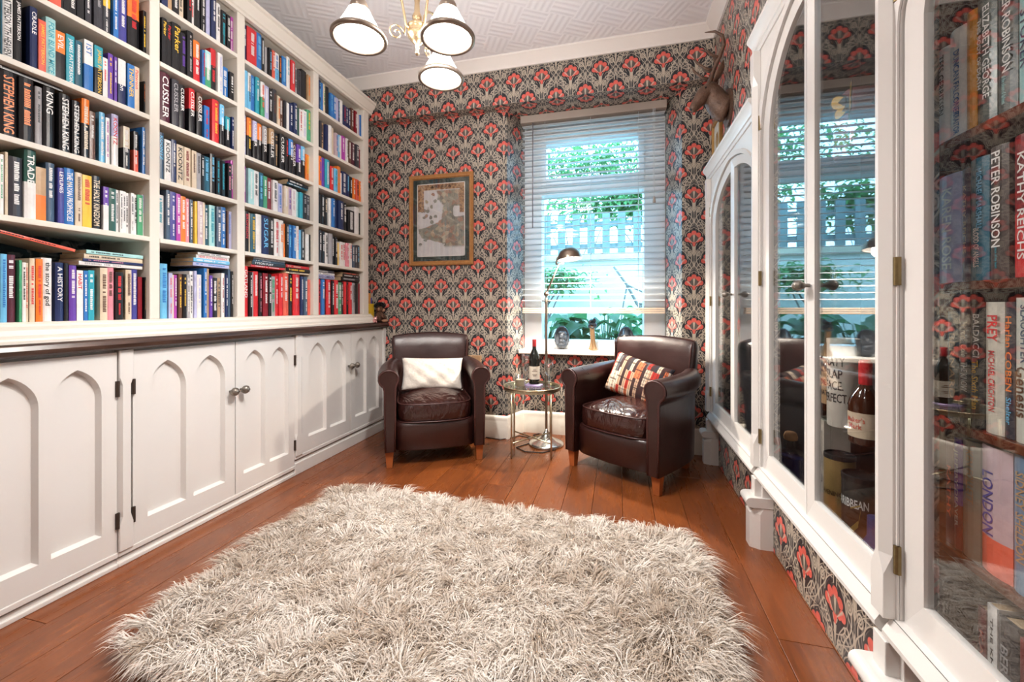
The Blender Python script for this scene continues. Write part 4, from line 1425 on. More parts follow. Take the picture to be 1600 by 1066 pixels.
def ring(mb, out, inn, fn, d0, d1, din=None):
    """frame between two outlines with the same number of points, front at d0, back at d1"""
    n = len(out)
    b = len(mb.v)
    din = d0 if din is None else din
    mb.v += [fn(a, c, d0) for a, c in out] + [fn(a, c, din) for a, c in inn] + [fn(a, c, d1) for a, c in inn] + [fn(a, c, d1) for a, c in out]
    for j in range(n):
        k = (j + 1) % n
        for q in range(4):
            r_ = (q + 1) % 4
            mb._f(b + q * n + j, b + q * n + k, b + r_ * n + k, b + r_ * n + j)
    return mb


FX = lambda a, c, d: (d, a, c)


def cabinet(label, yc, hw, zs, rise, pt, ztop, pil_far, pil_near, iy0, iy1, wood, shelves, knob_z=1.07):
    c = thing('display_cabinet', label, 'cabinet', (XR + 0.1, yc, 0.0), 0, 'white arched glazed cabinets')
    z0 = 0.335
    y0, y1 = yc - hw, yc + hw
    W_ = M['white_paint']
    # face frame with arched opening
    outer = [(y0 - pil_near, 0.31), (y1 + pil_far, 0.31), (y1 + pil_far, ztop - 0.05), (y0 - pil_near, ztop - 0.05)]
    mb = MB().plate(outer, [full_arch(yc, hw, z0, zs, rise, pt)], FX, XFR + 0.004, XR - 0.001, 0.0, panel=False)
    wpart('face_frame', mb, W_, c)
    # arch bead
    o1, i1 = full_arch(yc, hw + 0.022, z0, zs, rise + 0.022, pt), full_arch(yc, hw, z0, zs, rise, pt)
    wpart('arch_moulding', ring(MB(), o1, i1, FX, XFR - 0.006, XFR + 0.003, XFR - 0.001), W_, c)
    # sill and cornice
    sp = [(XR - 0.001, 0.285), (XFR - 0.010, 0.285), (XFR - 0.022, 0.296), (XFR - 0.022, 0.306), (XFR - 0.004, 0.336), (XR - 0.001, 0.342)]
    wpart('sill_moulding', MB().loops([[(a, y_, z_) for a, z_ in sp] for y_ in (y0 - 0.012, y1 + 0.012)]), W_, c)
    cpn = [(XR - 0.001, ztop - 0.075), (XFR - 0.002, ztop - 0.075), (XFR - 0.006, ztop - 0.062), (XFR - 0.012, ztop - 0.058), (XFR - 0.014, ztop - 0.04), (XFR - 0.030, ztop - 0.018), (XFR - 0.034, ztop - 0.014), (XFR - 0.034, ztop), (XR - 0.001, ztop)]
    wpart('cornice', MB().loops([[(a, y_, z_) for a, z_ in cpn] for y_ in (y0 - pil_near - 0.01, y1 + pil_far + 0.01)]), W_, c, auto=35)
    # doors
    st = 0.048
    for sgn in (1, -1):
        g = 0.0015
        ou = half_arch(yc + sgn * g, hw - 0.004 - g, z0 + 0.003, zs, rise - 0.004, pt, sgn)
        inn = [(a, b_) for a, b_ in half_arch(yc + sgn * (st * 0.75), hw - st * 1.75, z0 + 0.066, zs - 0.012, rise - st * 0.75, pt * 0.8, sgn)]
        d = wpart('door', ring(MB(), ou, inn, FX, XDR, XDR + 0.024, XDR + 0.007), W_, c)
        big = half_arch(yc + sgn * (st * 0.5), hw - st * 1.35, z0 + 0.055, zs - 0.008, rise - st * 0.6, pt * 0.8, sgn)
        wpart('pane', MB().loops([[FX(a, b_, XDR + 0.014) for a, b_ in big], [FX(a, b_, XDR + 0.018) for a, b_ in big]]), M['door_glass'], d)
        if sgn == -1:
            knob(d, (XDR, yc - 0.02, knob_z), -1, M['pewter'], 0.016)
        for z_ in (z0 + 0.10, (z0 + zs) / 2 + 0.08, zs + 0.05):
            hinge(d, XFR + 0.004, yc + sgn * (hw + 0.001), z_, M['brass_old'], 0.06, -1)
    # interior
    X2 = 0.98
    lin = M['mahogany'] if wood else simple('dark_cabinet_lining', (0.13, 0.13, 0.14), 0.6)
    zt = ztop - 0.06
    mb = MB().box(X2, X2 + 0.02, iy0, iy1, 0.19, zt).box(XR + 0.031, X2, iy0 - 0.015, iy0, 0.19, zt).box(XR + 0.031, X2, iy1, iy1 + 0.015, 0.19, zt)
    mb.box(XR + 0.031, X2, iy0, iy1, 0.19, 0.21).box(XR + 0.031, X2, iy0, iy1, zt - 0.02, zt)
    wpart('carcass', mb, lin, c)
    for z_, xf in shelves:
        if wood:
            wpart('shelf', MB().box(xf, X2, iy0 + 0.001, iy1 - 0.001, z_ - 0.018, z_), M['mahogany'], c, bevel=0.003)
        else:
            wpart('shelf', MB().box(xf, X2, iy0 + 0.001, iy1 - 0.001, z_ - 0.006, z_), M['shelf_glass'], c)
    return c


def pilaster(c, ya, yb, ztop):
    """chamfered pilaster with torus and plinth block"""
    W_ = M['white_paint']
    X0, Xb = 0.551, XFR + 0.003
    ch = 0.016
    f = lambda z_, k: [(Xb, ya, z_), (X0 + 0.001 + ch * k, ya, z_), (X0, ya + 0.001 + ch * k, z_), (X0, yb - 0.001 - ch * k, z_), (X0 + 0.001 + ch * k, yb, z_), (Xb, yb, z_)]
    wpart('pilaster', MB().loops([f(0.335, 0), f(0.43, 0), f(0.47, 1), f(ztop - 0.22, 1), f(ztop - 0.18, 0), f(ztop - 0.076, 0)]), W_, c)
    wpart('pedestal', MB().box(X0 + 0.004, XR - 0.001, ya, yb, 0.172, 0.284).box(X0 + 0.03, XR - 0.001, ya - 0.012, yb + 0.012, 0.0, 0.284), W_, c, bevel=0.002)
    L = []
    n = 8
    wpart('torus', MB().loops([[(X0 - 0.012 + 0.022 * math.cos(R(90 + 180 * j / n)) + 0.0, y_, 0.192 + 0.02 * math.sin(R(90 + 180 * j / n))) for j in range(n + 1)] + [(XR - 0.001, y_, 0.172), (XR - 0.001, y_, 0.212)] for y_ in (ya - 0.022, yb + 0.022)]), W_, c, auto=50)
    P = [(X0 + 0.02, yb + 0.02), (X0 - 0.016, yb + 0.02 - 0.018), (X0 - 0.016, ya - 0.002), (X0 + 0.02, ya - 0.02), (XR - 0.001, ya - 0.02), (XR - 0.001, yb + 0.02)]
    wpart('plinth_block', MB().loops([[(a, b_, z_) for a, b_ in P] for z_ in (0.0, 0.145)] + [[(a * 0.7 + 0.3 * (XR - 0.001), b_, 0.170) for a, b_ in P]]), W_, c)


CA = cabinet('white glazed cabinet in the far corner behind the patterned cushion armchair', 2.42, 0.445, 1.53, 0.23, 0.03, 1.90, 0.06, 0.0, 2.055, 2.985, False, [(1.2, 0.74), (0.75, 0.74)])
CB = cabinet('tall white glazed cabinet holding whisky bottles and tins', 1.51, 0.410, 1.69, 0.36, 0.02, 2.15, 0.052, 0.0, 1.255, 2.025, False, [(0.595, 0.74), (1.06, 0.74), (1.52, 0.74)])
CC = cabinet('white glazed cabinet full of hardbacks at the picture edge nearest the camera', 0.64, 0.410, 1.60, 0.20, 0.03, 1.93, 0.047, 0.0, 0.12, 1.225, True, [(1.347, 0.66), (1.052, 0.66), (0.767, 0.66), (0.507, 0.66)])
pilaster(CA, 2.872, 2.918, 1.90)
pilaster(CB, 1.925, 1.970, 2.15)
pilaster(CC, 1.054, 1.099, 1.93)

# ------------------------------------------------------------------ things inside the cabinets
ZF = 0.2105


def tin(name, label, x, y, r, h, z, mat, lid, txts, cat='tin'):
    t = thing(name, label, cat, (x, y, z))
    obj('body', MB().lathe([(r * 0.96, 0.0), (r, 0.006), (r, h - 0.016)], 28, cap=True), mat, t, auto=40)
    obj('lid', MB().lathe([(r * 1.02, h - 0.016), (r * 1.02, h - 0.002), (r * 0.94, h), (r * 0.92, h - 0.006), (0.002, h - 0.006)], 28), lid, t, auto=40)
    for (s_, zc, L, H, col, da) in txts:
        a = PI + da
        n = Vector((math.cos(a), math.sin(a), 0))
        # lettering curved around the tin
        m0 = TXT[s_][0]
        m_ = m0.copy()
        co = np.zeros(len(m_.vertices) * 3)
        m_.vertices.foreach_get('co', co)
        co = co.reshape(-1, 3)
        th = a + co[:, 0] * (L / r)
        out = np.stack([np.cos(th) * (r + 0.0008), np.sin(th) * (r + 0.0008), zc * h + co[:, 1] * H], 1)
        m_.vertices.foreach_set('co', out.reshape(-1))
        m_.update()
        q = obj('lettering', m_, None, t)
        q.color = (*col, 1)
    return t


da = R(28)
tin('whisky_tin', 'tall white whisky tin with bold black capitals on the glass shelf', 0.75, 1.652, 0.046, 0.30, 0.5955, simple('white_tin', (0.62, 0.58, 0.52), 0.4, var=0.02), simple('white_tin_lid', (0.66, 0.62, 0.56), 0.35), [('PEATY', 0.74, 0.068, 0.030, (0.02, 0.02, 0.02), da), ('SLAP', 0.60, 0.055, 0.030, (0.02, 0.02, 0.02), da), ('FACE.', 0.47, 0.06, 0.030, (0.02, 0.02, 0.02), da), ('PERFECT.', 0.33, 0.085, 0.030, (0.02, 0.02, 0.02), da)])
tin('whisky_tin', 'gold whisky tin with a black lid behind the black tin', 0.76, 1.70, 0.045, 0.275, ZF, simple('gold_tin', (0.36, 0.24, 0.09), 0.4, 0.3, var=0.06), M['black'], [('RAVENING', 0.52, 0.075, 0.016, (0.04, 0.02, 0.01), da)])
tin('whisky_tin', 'black tin with white capitals and gold tape on the cabinet floor', 0.715, 1.475, 0.047, 0.285, ZF, simple('black_speckled_tin', (0.03, 0.028, 0.026), 0.4, var=0.3, scale=90), M['black'], [('CARIBBEAN', 0.72, 0.095, 0.026, (0.75, 0.74, 0.72), da)])
mb = MB()
for k in range(10):
    pass
gt = tin  # gold ribbon emblem on the black tin
q = MB()
for (a0, a1, z_a, z_b, w_) in ((-0.2, 0.5, 0.10, 0.15, 0.02), (0.5, 0.62, 0.15, 0.19, 0.006), (0.1, 0.6, 0.19, 0.205, 0.005), (-0.1, 0.25, 0.075, 0.06, 0.006)):
    P1 = []
    for k in range(9):
        t_ = k / 8
        th = PI + da + a0 + (a1 - a0) * t_
        zz = z_a + (z_b - z_a) * t_
        P1.append((0.0479 * math.cos(th), 0.0479 * math.sin(th), zz))
    b0 = len(q.v)
    q.v += [(x_, y_, z_ - w_ / 2) for x_, y_, z_ in P1] + [(x_, y_, z_ + w_ / 2) for x_, y_, z_ in P1]
    for k in range(8):
        q._f(b0 + k, b0 + k + 1, b0 + 9 + k + 1, b0 + 9 + k)
btin = [o_ for o_ in bpy.data.objects if o_.get('label', '').startswith('black tin with white')][0]
obj('gold_print', q, simple('gold_ink', (0.45, 0.33, 0.10), 0.35, 0.4), btin, fix=False)

bxc = thing('whisky_box', 'upright cream whisky carton behind the gold tin', 'box', (0.83, 1.925, ZF))
obj('carton', MB().box(-0.045, 0.045, -0.05, 0.05, 0, 0.345), simple('cream_carton', (0.52, 0.46, 0.40), 0.6, var=0.03), bxc, bevel=0.001)
fr = MB()
for a, b_, c_, d_ in ((-0.036, -0.034, 0.10, 0.30), (0.034, 0.036, 0.10, 0.30), (-0.036, 0.036, 0.10, 0.102), (-0.036, 0.036, 0.298, 0.30)):
    fr.box(-0.0458, -0.045, a, b_, c_, d_)
obj('printed_border', fr, M['black'], bxc)


def bottle(name, label, x, y, z, prof, mat, sx=1, sy=1, parts=()):
    t = thing(name, label, 'bottle', (x, y, z))
    obj('glass', MB().lathe(prof, 24, sx=sx, sy=sy), mat, t, smooth=True, auto=45)
    for nm, pf, mt in parts:
        obj(nm, MB().lathe(pf, 24, cap=True, sx=sx, sy=sy), mt, t, auto=45)
    return t


lab = simple('cream_label', (0.62, 0.50, 0.36), 0.6, var=0.03)
mk = bottle('whisky_bottle', 'amber whisky bottle with red wax neck and cream label', 0.715, 1.452, 0.5955, [(0.036, 0), (0.040, 0.006), (0.041, 0.10), (0.040, 0.125), (0.033, 0.145), (0.018, 0.165), (0.0135, 0.19), (0.0135, 0.235), (0.004, 0.24)], M['amber_glass'], parts=(('label', [(0.0415, 0.022), (0.0415, 0.095)], lab), ('wax_seal', [(0.016, 0.175), (0.0165, 0.21), (0.0165, 0.243), (0.012, 0.249), (0.002, 0.25)], M['red_wax'])))
for s_, zc, L in (("Maker's", 0.074, 0.05), ('Mark', 0.055, 0.036)):
    m_ = TXT[s_][0].copy()
    co = np.zeros(len(m_.vertices) * 3); m_.vertices.foreach_get('co', co); co = co.reshape(-1, 3)
    th = PI + da + co[:, 0] * (L / 0.0415)
    m_.vertices.foreach_set('co', np.stack([np.cos(th) * 0.0422, np.sin(th) * 0.0422, zc + co[:, 1] * 0.016], 1).reshape(-1)); m_.update()
    q = obj('lettering', m_, None, mk); q.color = (0.6, 0.08, 0.04, 1)
bw = bottle('whisky_bottle', 'dark whisky bottle with tan label on the glass shelf behind the tin', 0.82, 1.875, 0.5955, [(0.036, 0), (0.040, 0.006), (0.040, 0.17), (0.03, 0.195), (0.014, 0.215), (0.014, 0.26), (0.004, 0.262)], M['amber_glass'], parts=(('label', [(0.0405, 0.03), (0.0405, 0.155)], simple('tan_label', (0.40, 0.24, 0.12), 0.6)), ('cap', [(0.016, 0.225), (0.016, 0.268), (0.002, 0.27)], M['black'])))
for s_, zc in (('DEEP', 0.115), ('HATED', 0.075)):
    m_ = TXT[s_][0].copy()
    co = np.zeros(len(m_.vertices) * 3); m_.vertices.foreach_get('co', co); co = co.reshape(-1, 3)
    th = PI + da + co[:, 0] * (0.06 / 0.0405)
    m_.vertices.foreach_set('co', np.stack([np.cos(th) * 0.0412, np.sin(th) * 0.0412, zc + co[:, 1] * 0.02], 1).reshape(-1)); m_.update()
    q = obj('lettering', m_, None, bw); q.color = (0.03, 0.02, 0.015, 1)
gb = bottle('gin_bottle', 'clear bottle of blue gin with a cork stopper', 0.700, 1.958, ZF, [(0.044, 0), (0.048, 0.006), (0.048, 0.185), (0.042, 0.20), (0.018, 0.212), (0.017, 0.24)], M['clear_glass'], parts=(('gin', [(0.045, 0.005), (0.045, 0.17)], simple('blue_gin', (0.02, 0.03, 0.14), 0.1)), ('cork', [(0.016, 0.236), (0.024, 0.24), (0.026, 0.252), (0.021, 0.268), (0.016, 0.272), (0.002, 0.273)], M['cork'])))
lb = MB()
for k in range(12):
    a0, a1 = 2 * PI * k / 12, 2 * PI * (k + 1) / 12
    for th0, th1 in ((a0, a1),):
        rr = lambda th: 0.035 * (1 + 0.25 * math.cos(2 * th))
        f_ = lambda th, s_: ((-0.0488) * math.cos(math.cos(th) * rr(th) * s_ / 0.0488 + 0.45), -0.0488 * math.sin(math.cos(th) * rr(th) * s_ / 0.0488 + 0.45), 0.10 + 1.4 * math.sin(th) * rr(th) * s_)
        lb.add([f_(th0, 1), f_(th1, 1), f_(th1, 0.86), f_(th0, 0.86)], [(0, 1, 2, 3)])
obj('label_outline', lb, simple('silver_ink', (0.7, 0.7, 0.75), 0.3), gb, fix=False)
bottle('cognac_bottle', 'round amber bottle with a blue collar at the edge of the cabinet floor', 0.69, 1.355, ZF, [(0.03, 0), (0.046, 0.02), (0.052, 0.06), (0.046, 0.10), (0.03, 0.13), (0.014, 0.16), (0.013, 0.20), (0.003, 0.202)], simple('orange_spirit', (0.45, 0.10, 0.02), 0.1, spec=0.7, var=0.1), parts=(('collar', [(0.036, 0.12), (0.018, 0.155), (0.017, 0.21), (0.002, 0.212)], simple('blue_foil', (0.03, 0.06, 0.22), 0.3, 0.3)),))
# ornament on the top shelf: butterfly on a stem in a pink foil bag
bag = thing('gift_bag', 'pink foil gift bag on the upper glass shelf', 'bag', (0.80, 1.69, 1.5205))
obj('foil', MB().loops([[(a * s_, b_ * s_, z_) for a, b_ in selp(0.09, 0.13, 6, 20)] for s_, z_ in ((0.9, 0), (1.0, 0.03), (1.0, 0.14), (0.75, 0.17), (1.0, 0.22))]), simple('pink_foil', (0.55, 0.22, 0.22), 0.25, 0.5, bmp=0.6, bscale=25), bag, smooth=True)
bf = thing('butterfly_ornament', 'yellow butterfly ornament with black edged wings before the foil bag', 'ornament', (0.735, 1.585, 1.5205))
obj('stem', MB().lathe([(0.022, 0), (0.02, 0.004), (0.003, 0.008), (0.002, 0.15)], 10), M['gold_wire'], bf, smooth=True)
obj('body', MB().tube([(-0.004, 0, 0.12), (-0.004, 0.004, 0.145), (-0.006, 0.008, 0.175)], [0.004, 0.006, 0.003], 8), M['black'], bf, smooth=True)
wy = simple('yellow_wing', (0.70, 0.42, 0.04), 0.3, var=0.1)
for nm, sgn, z_, sc, rot in (('wing', 1, 0.16, 1.0, 0.6), ('wing', -1, 0.16, 1.0, 0.6), ('wing', 1, 0.14, 0.8, -0.3), ('wing', -1, 0.14, 0.8, -0.3)):
    def wl(s_, x_):
        P = []
        for k in range(16):
            a = 2 * PI * k / 16
            r_ = 0.036 * sc * s_
            yy = sgn * (0.034 * sc + r_ * math.cos(a))
            zz = r_ * 0.72 * math.sin(a) * (1 + 0.3 * math.cos(a)) + 0.034 * sc * rot * (1 + math.cos(a)) * 0.5
            P.append((x_ - abs(yy) * 0.35, yy, z_ + zz))
        return P
    w1 = obj(nm, MB().loops([wl(1, 0), wl(1, 0.002)]), M['black'], bf)
    obj('wing_panel', MB().loops([wl(0.82, -0.0006), wl(0.82, -0.0002)]), wy, w1)

# ------------------------------------------------------------------ hardbacks inside the near cabinet, spines to the room
def rbook(u0, u1, xs, zshelf, h, code, label, titles, c2=None, split=None, lean=0.0, hard=True):
    ya, yb = onX(u1, xs), onX(u0, xs)        # ya nearer the camera
    t = yb - ya - 0.001
    o = make_book(t, h, 0.155, CL[code][0] if isinstance(code, str) else code, CL[c2][0] if c2 else None, split, hard, rg, label, 'books in the glazed cabinet', loc=(xs, yb, zshelf + 0.0004), rot=(0, 0, PI), titles=titles)
    return o


XS = 0.675
z1, z2, z3, z4 = 1.347, 1.052, 0.767, 0.507
g = (0.055, 0.075, 0.07)
rbook(1466, 1484, XS, z1, 0.205, 'w', 'white thriller with black capitals, first on the top shelf behind glass', [('TESS GERRITSEN', 0.62, 0.62, 0.5, 0.5, 'k')])
rbook(1485, 1510, XS, z1, 0.222, 'w', 'white thriller with blue capitals beside the yellow spine behind glass', [('DUNCAN FALCONER', 0.5, 0.6, 0.62, 0.36, 'b'), ('TRAITOR', 0.13, 0.2, 0.62, 0.36, 'b')])
rbook(1511, 1527, XS, z1, 0.235, (0.80, 0.34, 0.02), 'plain yellow orange hardback on the top shelf behind glass', [])
rbook(1528, 1559, XS, z1, 0.243, g, 'grey green hardback in white capitals beside the yellow spine behind glass', [('ELIZABETH GEORGE', 0.55, 0.72, 0.63, 0.34, 'w'), ('THIS BODY OF DEATH', 0.56, 0.55, 0.27, 0.2, 'w')])
rbook(1560, 1592, XS, z1, 0.252, (0.04, 0.05, 0.05), 'dark hardback with tall white capitals on the top shelf behind glass', [('PETER ROBINSON', 0.62, 0.66, 0.62, 0.42, 'w'), ('all the colours of darkness', 0.17, 0.2, 0.5, 0.22, 'a')])
rbook(1593, 1622, XS, z1, 0.25, 'a', 'pale aqua hardback cut by the picture edge on the top shelf', [('STOKER', 0.45, 0.4, 0.5, 0.5, 'B')])
rbook(1468, 1503, XS, z2, 0.225, 'l', 'pale lavender hardback in faint capitals on the second glazed shelf', [('KAREN ROSE', 0.5, 0.75, 0.5, 0.45, 'w')])
rbook(1504, 1516, XS, z2, 0.225, (0.10, 0.05, 0.07), 'dark plum hardback on the second glazed shelf', [('KATHY REICHS', 0.55, 0.6, 0.5, 0.45, 'N')])
rbook(1517, 1547, XS, z2, 0.235, (0.03, 0.16, 0.24), 'blue hardback with pale capitals on the second glazed shelf', [('MICHAEL MARSHALL', 0.66, 0.5, 0.65, 0.3, 's'), ('BLOOD OF ANGELS', 0.27, 0.32, 0.5, 0.3, 'w')])
rbook(1548, 1578, XS, z2, 0.243, (0.075, 0.055, 0.05), 'brown hardback with tall white capitals on the second glazed shelf', [('PETER ROBINSON', 0.6, 0.72, 0.5, 0.48, 'w'), ('piece of my heart', 0.16, 0.16, 0.5, 0.2, 't')])
rbook(1586, 1620, XS, z2, 0.245, 'R', 'dark red hardback cut by the picture edge on the second shelf', [('KATHY REICHS', 0.5, 0.75, 0.5, 0.34, 'w')], c2='r', split=0.45)
rbook(1481, 1498, XS, z3, 0.225, (0.05, 0.05, 0.045), 'dark paperback with gold capitals, first on the third glazed shelf', [('BERNARD', 0.5, 0.6, 0.5, 0.5, 'N')], hard=False)
rbook(1499, 1517, XS, z3, 0.235, 'n', 'brown paperback with cream title on the third glazed shelf', [('Martina Cole', 0.72, 0.3, 0.5, 0.6, 'c'), ('THE KNOW', 0.4, 0.25, 0.5, 0.6, 'w')], hard=False, c2='k', split=0.55)
rbook(1518, 1539, XS, z3, 0.238, 'k', 'black hardback with yellow title on the third glazed shelf', [('BALDACCI', 0.75, 0.35, 0.6, 0.5, 'w'), ('The Sixth Man', 0.35, 0.4, 0.5, 0.5, 'y')])
rbook(1541, 1571, XS, z3, 0.243, (0.62, 0.58, 0.50), 'cream hardback with red slanting title on the third glazed shelf', [('PREY', 0.80, 0.2, 0.55, 0.55, 'r'), ('MICHAEL CRICHTON', 0.40, 0.46, 0.5, 0.34, 'r')])
rbook(1572, 1587, XS, z3, 0.243, (0.05, 0.045, 0.06), 'dark hardback with orange and blue title on the third glazed shelf', [('Harlan COBEN', 0.62, 0.55, 0.5, 0.7, 'o'), ('Shelter', 0.2, 0.2, 0.5, 0.6, 's')])
rbook(1588, 1618, XS, z3, 0.25, (0.60, 0.62, 0.56), 'pale hardback cut by the picture edge on the third glazed shelf', [('SLAUGHTER', 0.75, 0.4, 0.65, 0.4, 'S'), ('Genesis', 0.35, 0.35, 0.5, 0.6, 'n')])
rbook(1478, 1490, XS, z4, 0.215, 'M', 'dark maroon paperback, first on the fourth glazed shelf', [('KATHY', 0.5, 0.5, 0.5, 0.5, 'C')], hard=False)
rbook(1491, 1503, XS, z4, 0.225, 'p', 'purple hardback with red band on the fourth glazed shelf', [('JEFFERY DEAVER', 0.55, 0.7, 0.5, 0.55, 'w')], c2='R', split=0.4)
rbook(1505, 1533, XS, z4, 0.230, (0.33, 0.36, 0.30), 'grey green hardback with black hull picture on the fourth glazed shelf', [('KEN FOLLETT', 0.7, 0.45, 0.6, 0.42, 'N')])
rbook(1535, 1584, XS, z4, 0.235, 'x', 'fat mauve novel with large blue title on the fourth glazed shelf', [('LONDON', 0.55, 0.5, 0.32, 0.36, 'i')], c2='C', split=0.28)
rbook(1585, 1618, XS, z4, 0.24, (0.16, 0.26, 0.38), 'blue hardback cut by the picture edge on the fourth glazed shelf', [('SIDNEY SHELDON', 0.55, 0.65, 0.5, 0.45, 'N')])
rbook(1528, 1541, XS, ZF, 0.215, 'R', 'thin dark red book on the cabinet floor behind glass', [('KATHY', 0.5, 0.6, 0.5, 0.5, 'C')], hard=False)
rbook(1543, 1559, XS, ZF, 0.235, 'w', 'thin white book standing on the cabinet floor behind glass', [('THE KNOW', 0.6, 0.6, 0.5, 0.25, 'k')], hard=False)
rbook(1561, 1592, XS, ZF, 0.23, 'K', 'charcoal book standing on the cabinet floor behind glass', [('BERNARD', 0.5, 0.6, 0.5, 0.4, 'e')])
rbook(1594, 1615, XS, ZF, 0.22, 'R', 'dark red book cut by the picture edge on the cabinet floor', [])

# ------------------------------------------------------------------ armchairs
def superloop(w, d, e, n, cx=0.0, cy=0.0, bow=0.0):
    P = []
    for i in range(n):
        a = 2 * PI * i / n
        c_, s_ = math.cos(a), math.sin(a)
        x_ = w / 2 * math.copysign(abs(c_) ** (2 / e), c_)
        y_ = d / 2 * math.copysign(abs(s_) ** (2 / e), s_)
        if y_ < 0:
            y_ -= bow * (1 - (2 * x_ / w) ** 2) * (-2 * y_ / d)
        P.append((cx + x_, cy + y_))
    return P


def armchair(label, loc, rz):
    c = thing('armchair', label, 'armchair', loc, rz, 'dark leather club armchairs')
    Lm = M['leather']
    # seat platform / apron
    mb = MB()
    L = []
    for z_, k in ((0.098, 0.985), (0.105, 1.0), (0.24, 1.0), (0.262, 0.99), (0.270, 0.96)):
        L.append([(x_ * k, 0.29 + (y_ - 0.29) * k, z_) for x_, y_ in superloop(0.50, 0.49, 9, 40, 0, 0.27, 0.028)])
    obj('apron', mb.loops(L), Lm, c, smooth=True)
    # apron lower roll
    # seat cushion
    mb = MB()
    W_, D_ = 0.452, 0.47
    cy = 0.255
    L = []
    for z_, k in ((0.268, 0.94), (0.272, 0.985), (0.295, 1.012), (0.335, 1.015), (0.372, 1.0), (0.382, 0.985)):
        L.append([(x_ * k, cy + (y_ - cy) * k, z_) for x_, y_ in superloop(W_, D_, 7, 48, 0, cy, 0.03)])
    nr = 9
    for q in range(1, nr):
        k = 0.985 * (1 - q / nr)
        lp_ = superloop(W_, D_, 7 - 4 * q / nr, 48, 0, cy, 0.03 * (1 - q / nr))
        zz = 0.382 + 0.056 * (1 - (1 - q / nr) ** 2.2)
        L.append([(x_ * k, cy + (y_ - cy) * k, zz + 0.003 * math.sin(14 * x_ * k + 9 * y_ * k)) for x_, y_ in lp_])
    obj('seat_cushion', mb.loops(L), M['seat_leather'], c, smooth=True)
    for z_, k in ((0.381, 0.992), (0.272, 0.992)):
        lp_ = superloop(W_, D_, 7, 48, 0, cy, 0.03)
        pts = [(x_ * k, cy + (y_ - cy) * k, z_) for x_, y_ in lp_]
        obj('piping', MB().tube(pts + [pts[0]], 0.0042, 6, cap=False), M['piping'], c, smooth=True)
    # arms
    for s_ in (-1, 1):
        rc, rr = (0.273, 0.545), 0.061
        prof = [(0.233, 0.10), (0.231, 0.30), (0.231, 0.44), (0.229, 0.486)]
        for k in range(13):
            a = R(212 - 262 * k / 12)
            prof.append((rc[0] + rr * math.cos(a), rc[1] + rr * math.sin(a)))
        prof += [(0.306, 0.494), (0.298, 0.47), (0.296, 0.30), (0.292, 0.10)]
        st = [(0.0, 0, 0, 1), (0.006, 0, 0, 1.0), (0.10, 0.006, 0.0, 1.0), (0.22, 0.010, 0.002, 1.0), (0.34, 0.006, 0.006, 0.99), (0.43, -0.010, 0.012, 0.96), (0.49, -0.038, 0.018, 0.92), (0.525, -0.072, 0.022, 0.86), (0.54, -0.10, 0.02, 0.80)]
        L = []
        for y_, dx, dz, k in st:
            row = []
            for (a, z_) in prof:
                top = max(0.0, (z_ - 0.3) / 0.3)
                row.append((s_ * (0.268 + (a - 0.268) * k + dx), y_, z_ + dz * top))
            L.append(row)
        am = obj('arm', MB().loops(L), Lm, c, auto=60)
        # front panel of the arm with piping
        cen = (0.268, 0.33)
        q = [(0.268 + (a - 0.268) * 0.90, z_ if z_ < 0.2 else 0.542 + (z_ - 0.542) * 0.90 if z_ > 0.45 else z_) for a, z_ in prof]
        q0 = [(a, max(0.104, z_)) for a, z_ in q]
        mb = MB().loops([[(s_ * a, 0.001, z_) for a, z_ in q0], [(s_ * a, -0.007, z_) for a, z_ in q0], [(s_ * (0.268 + (a - 0.268) * 0.93), -0.011, z_ if z_ < 0.45 else 0.542 + (z_ - 0.542) * 0.93) for a, z_ in q0]])
        fp = obj('arm_front', mb, Lm, c, auto=18)
        pts = [(s_ * a, -0.009, z_) for a, z_ in q0]
        obj('piping', MB().tube(pts, 0.006, 6), M['piping'], fp, smooth=True)
    # back
    n = 44
    L = []
    for t in (0.0, 0.06, 0.16, 0.30, 0.45, 0.60, 0.74, 0.86, 0.93, 0.965, 0.985, 0.996):
        w = 0.475 + 0.075 * t ** 1.2
        if t < 0.45:
            w = 0.48
        rnd = 0.0 if t < 0.9 else ((t - 0.9) / 0.1) ** 2
        th = 0.125 - 0.02 * t - 0.055 * rnd
        w -= 0.03 * rnd
        y_c = 0.475 + 0.065 * t
        row = []
        for x_, y_ in superloop(w, th, 5, n):
            bend = (x_ / (w / 2)) ** 2
            z_ = 0.10 + 0.70 * t
            z_ -= 0.022 * bend * max(0, (t - 0.6) / 0.4)
            crown = 0.012 * (1 - bend) * math.sin(PI * min(1, max(0, (t - 0.35) / 0.6))) if y_ < 0 else 0
            row.append((x_, y_c + y_ - 0.035 * bend - crown, z_))
        L.append(row)
    obj('backrest', MB().loops(L), Lm, c, smooth=True)
    # side piping of the back
    for s_ in (-1, 1):
        pts = []
        for k in range(10):
            t = 0.62 + 0.36 * k / 9
            w = 0.475 + 0.075 * t ** 1.2
            pts.append((s_ * (w / 2 - 0.018), 0.475 + 0.065 * t - 0.052 - 0.028, 0.10 + 0.70 * t - 0.02 * max(0, (t - .6) / .4)))
        obj('piping', MB().tube(pts, 0.004, 6), M['piping'], c, smooth=True)
    # legs
    for x_, y_ in ((-0.268, 0.032), (0.268, 0.032), (-0.205, 0.48), (0.205, 0.48)):
        f = 0.024
        b_ = 0.017
        mb = MB().loops([[(x_ - b_, y_ - b_, 0), (x_ + b_, y_ - b_, 0), (x_ + b_, y_ + b_, 0), (x_ - b_, y_ + b_, 0)], [(x_ - f, y_ - f, 0.101), (x_ + f, y_ - f, 0.101), (x_ + f, y_ + f, 0.101), (x_ - f, y_ + f, 0.101)]])
        obj('leg', mb, M['oak_leg'], c, bevel=0.002)
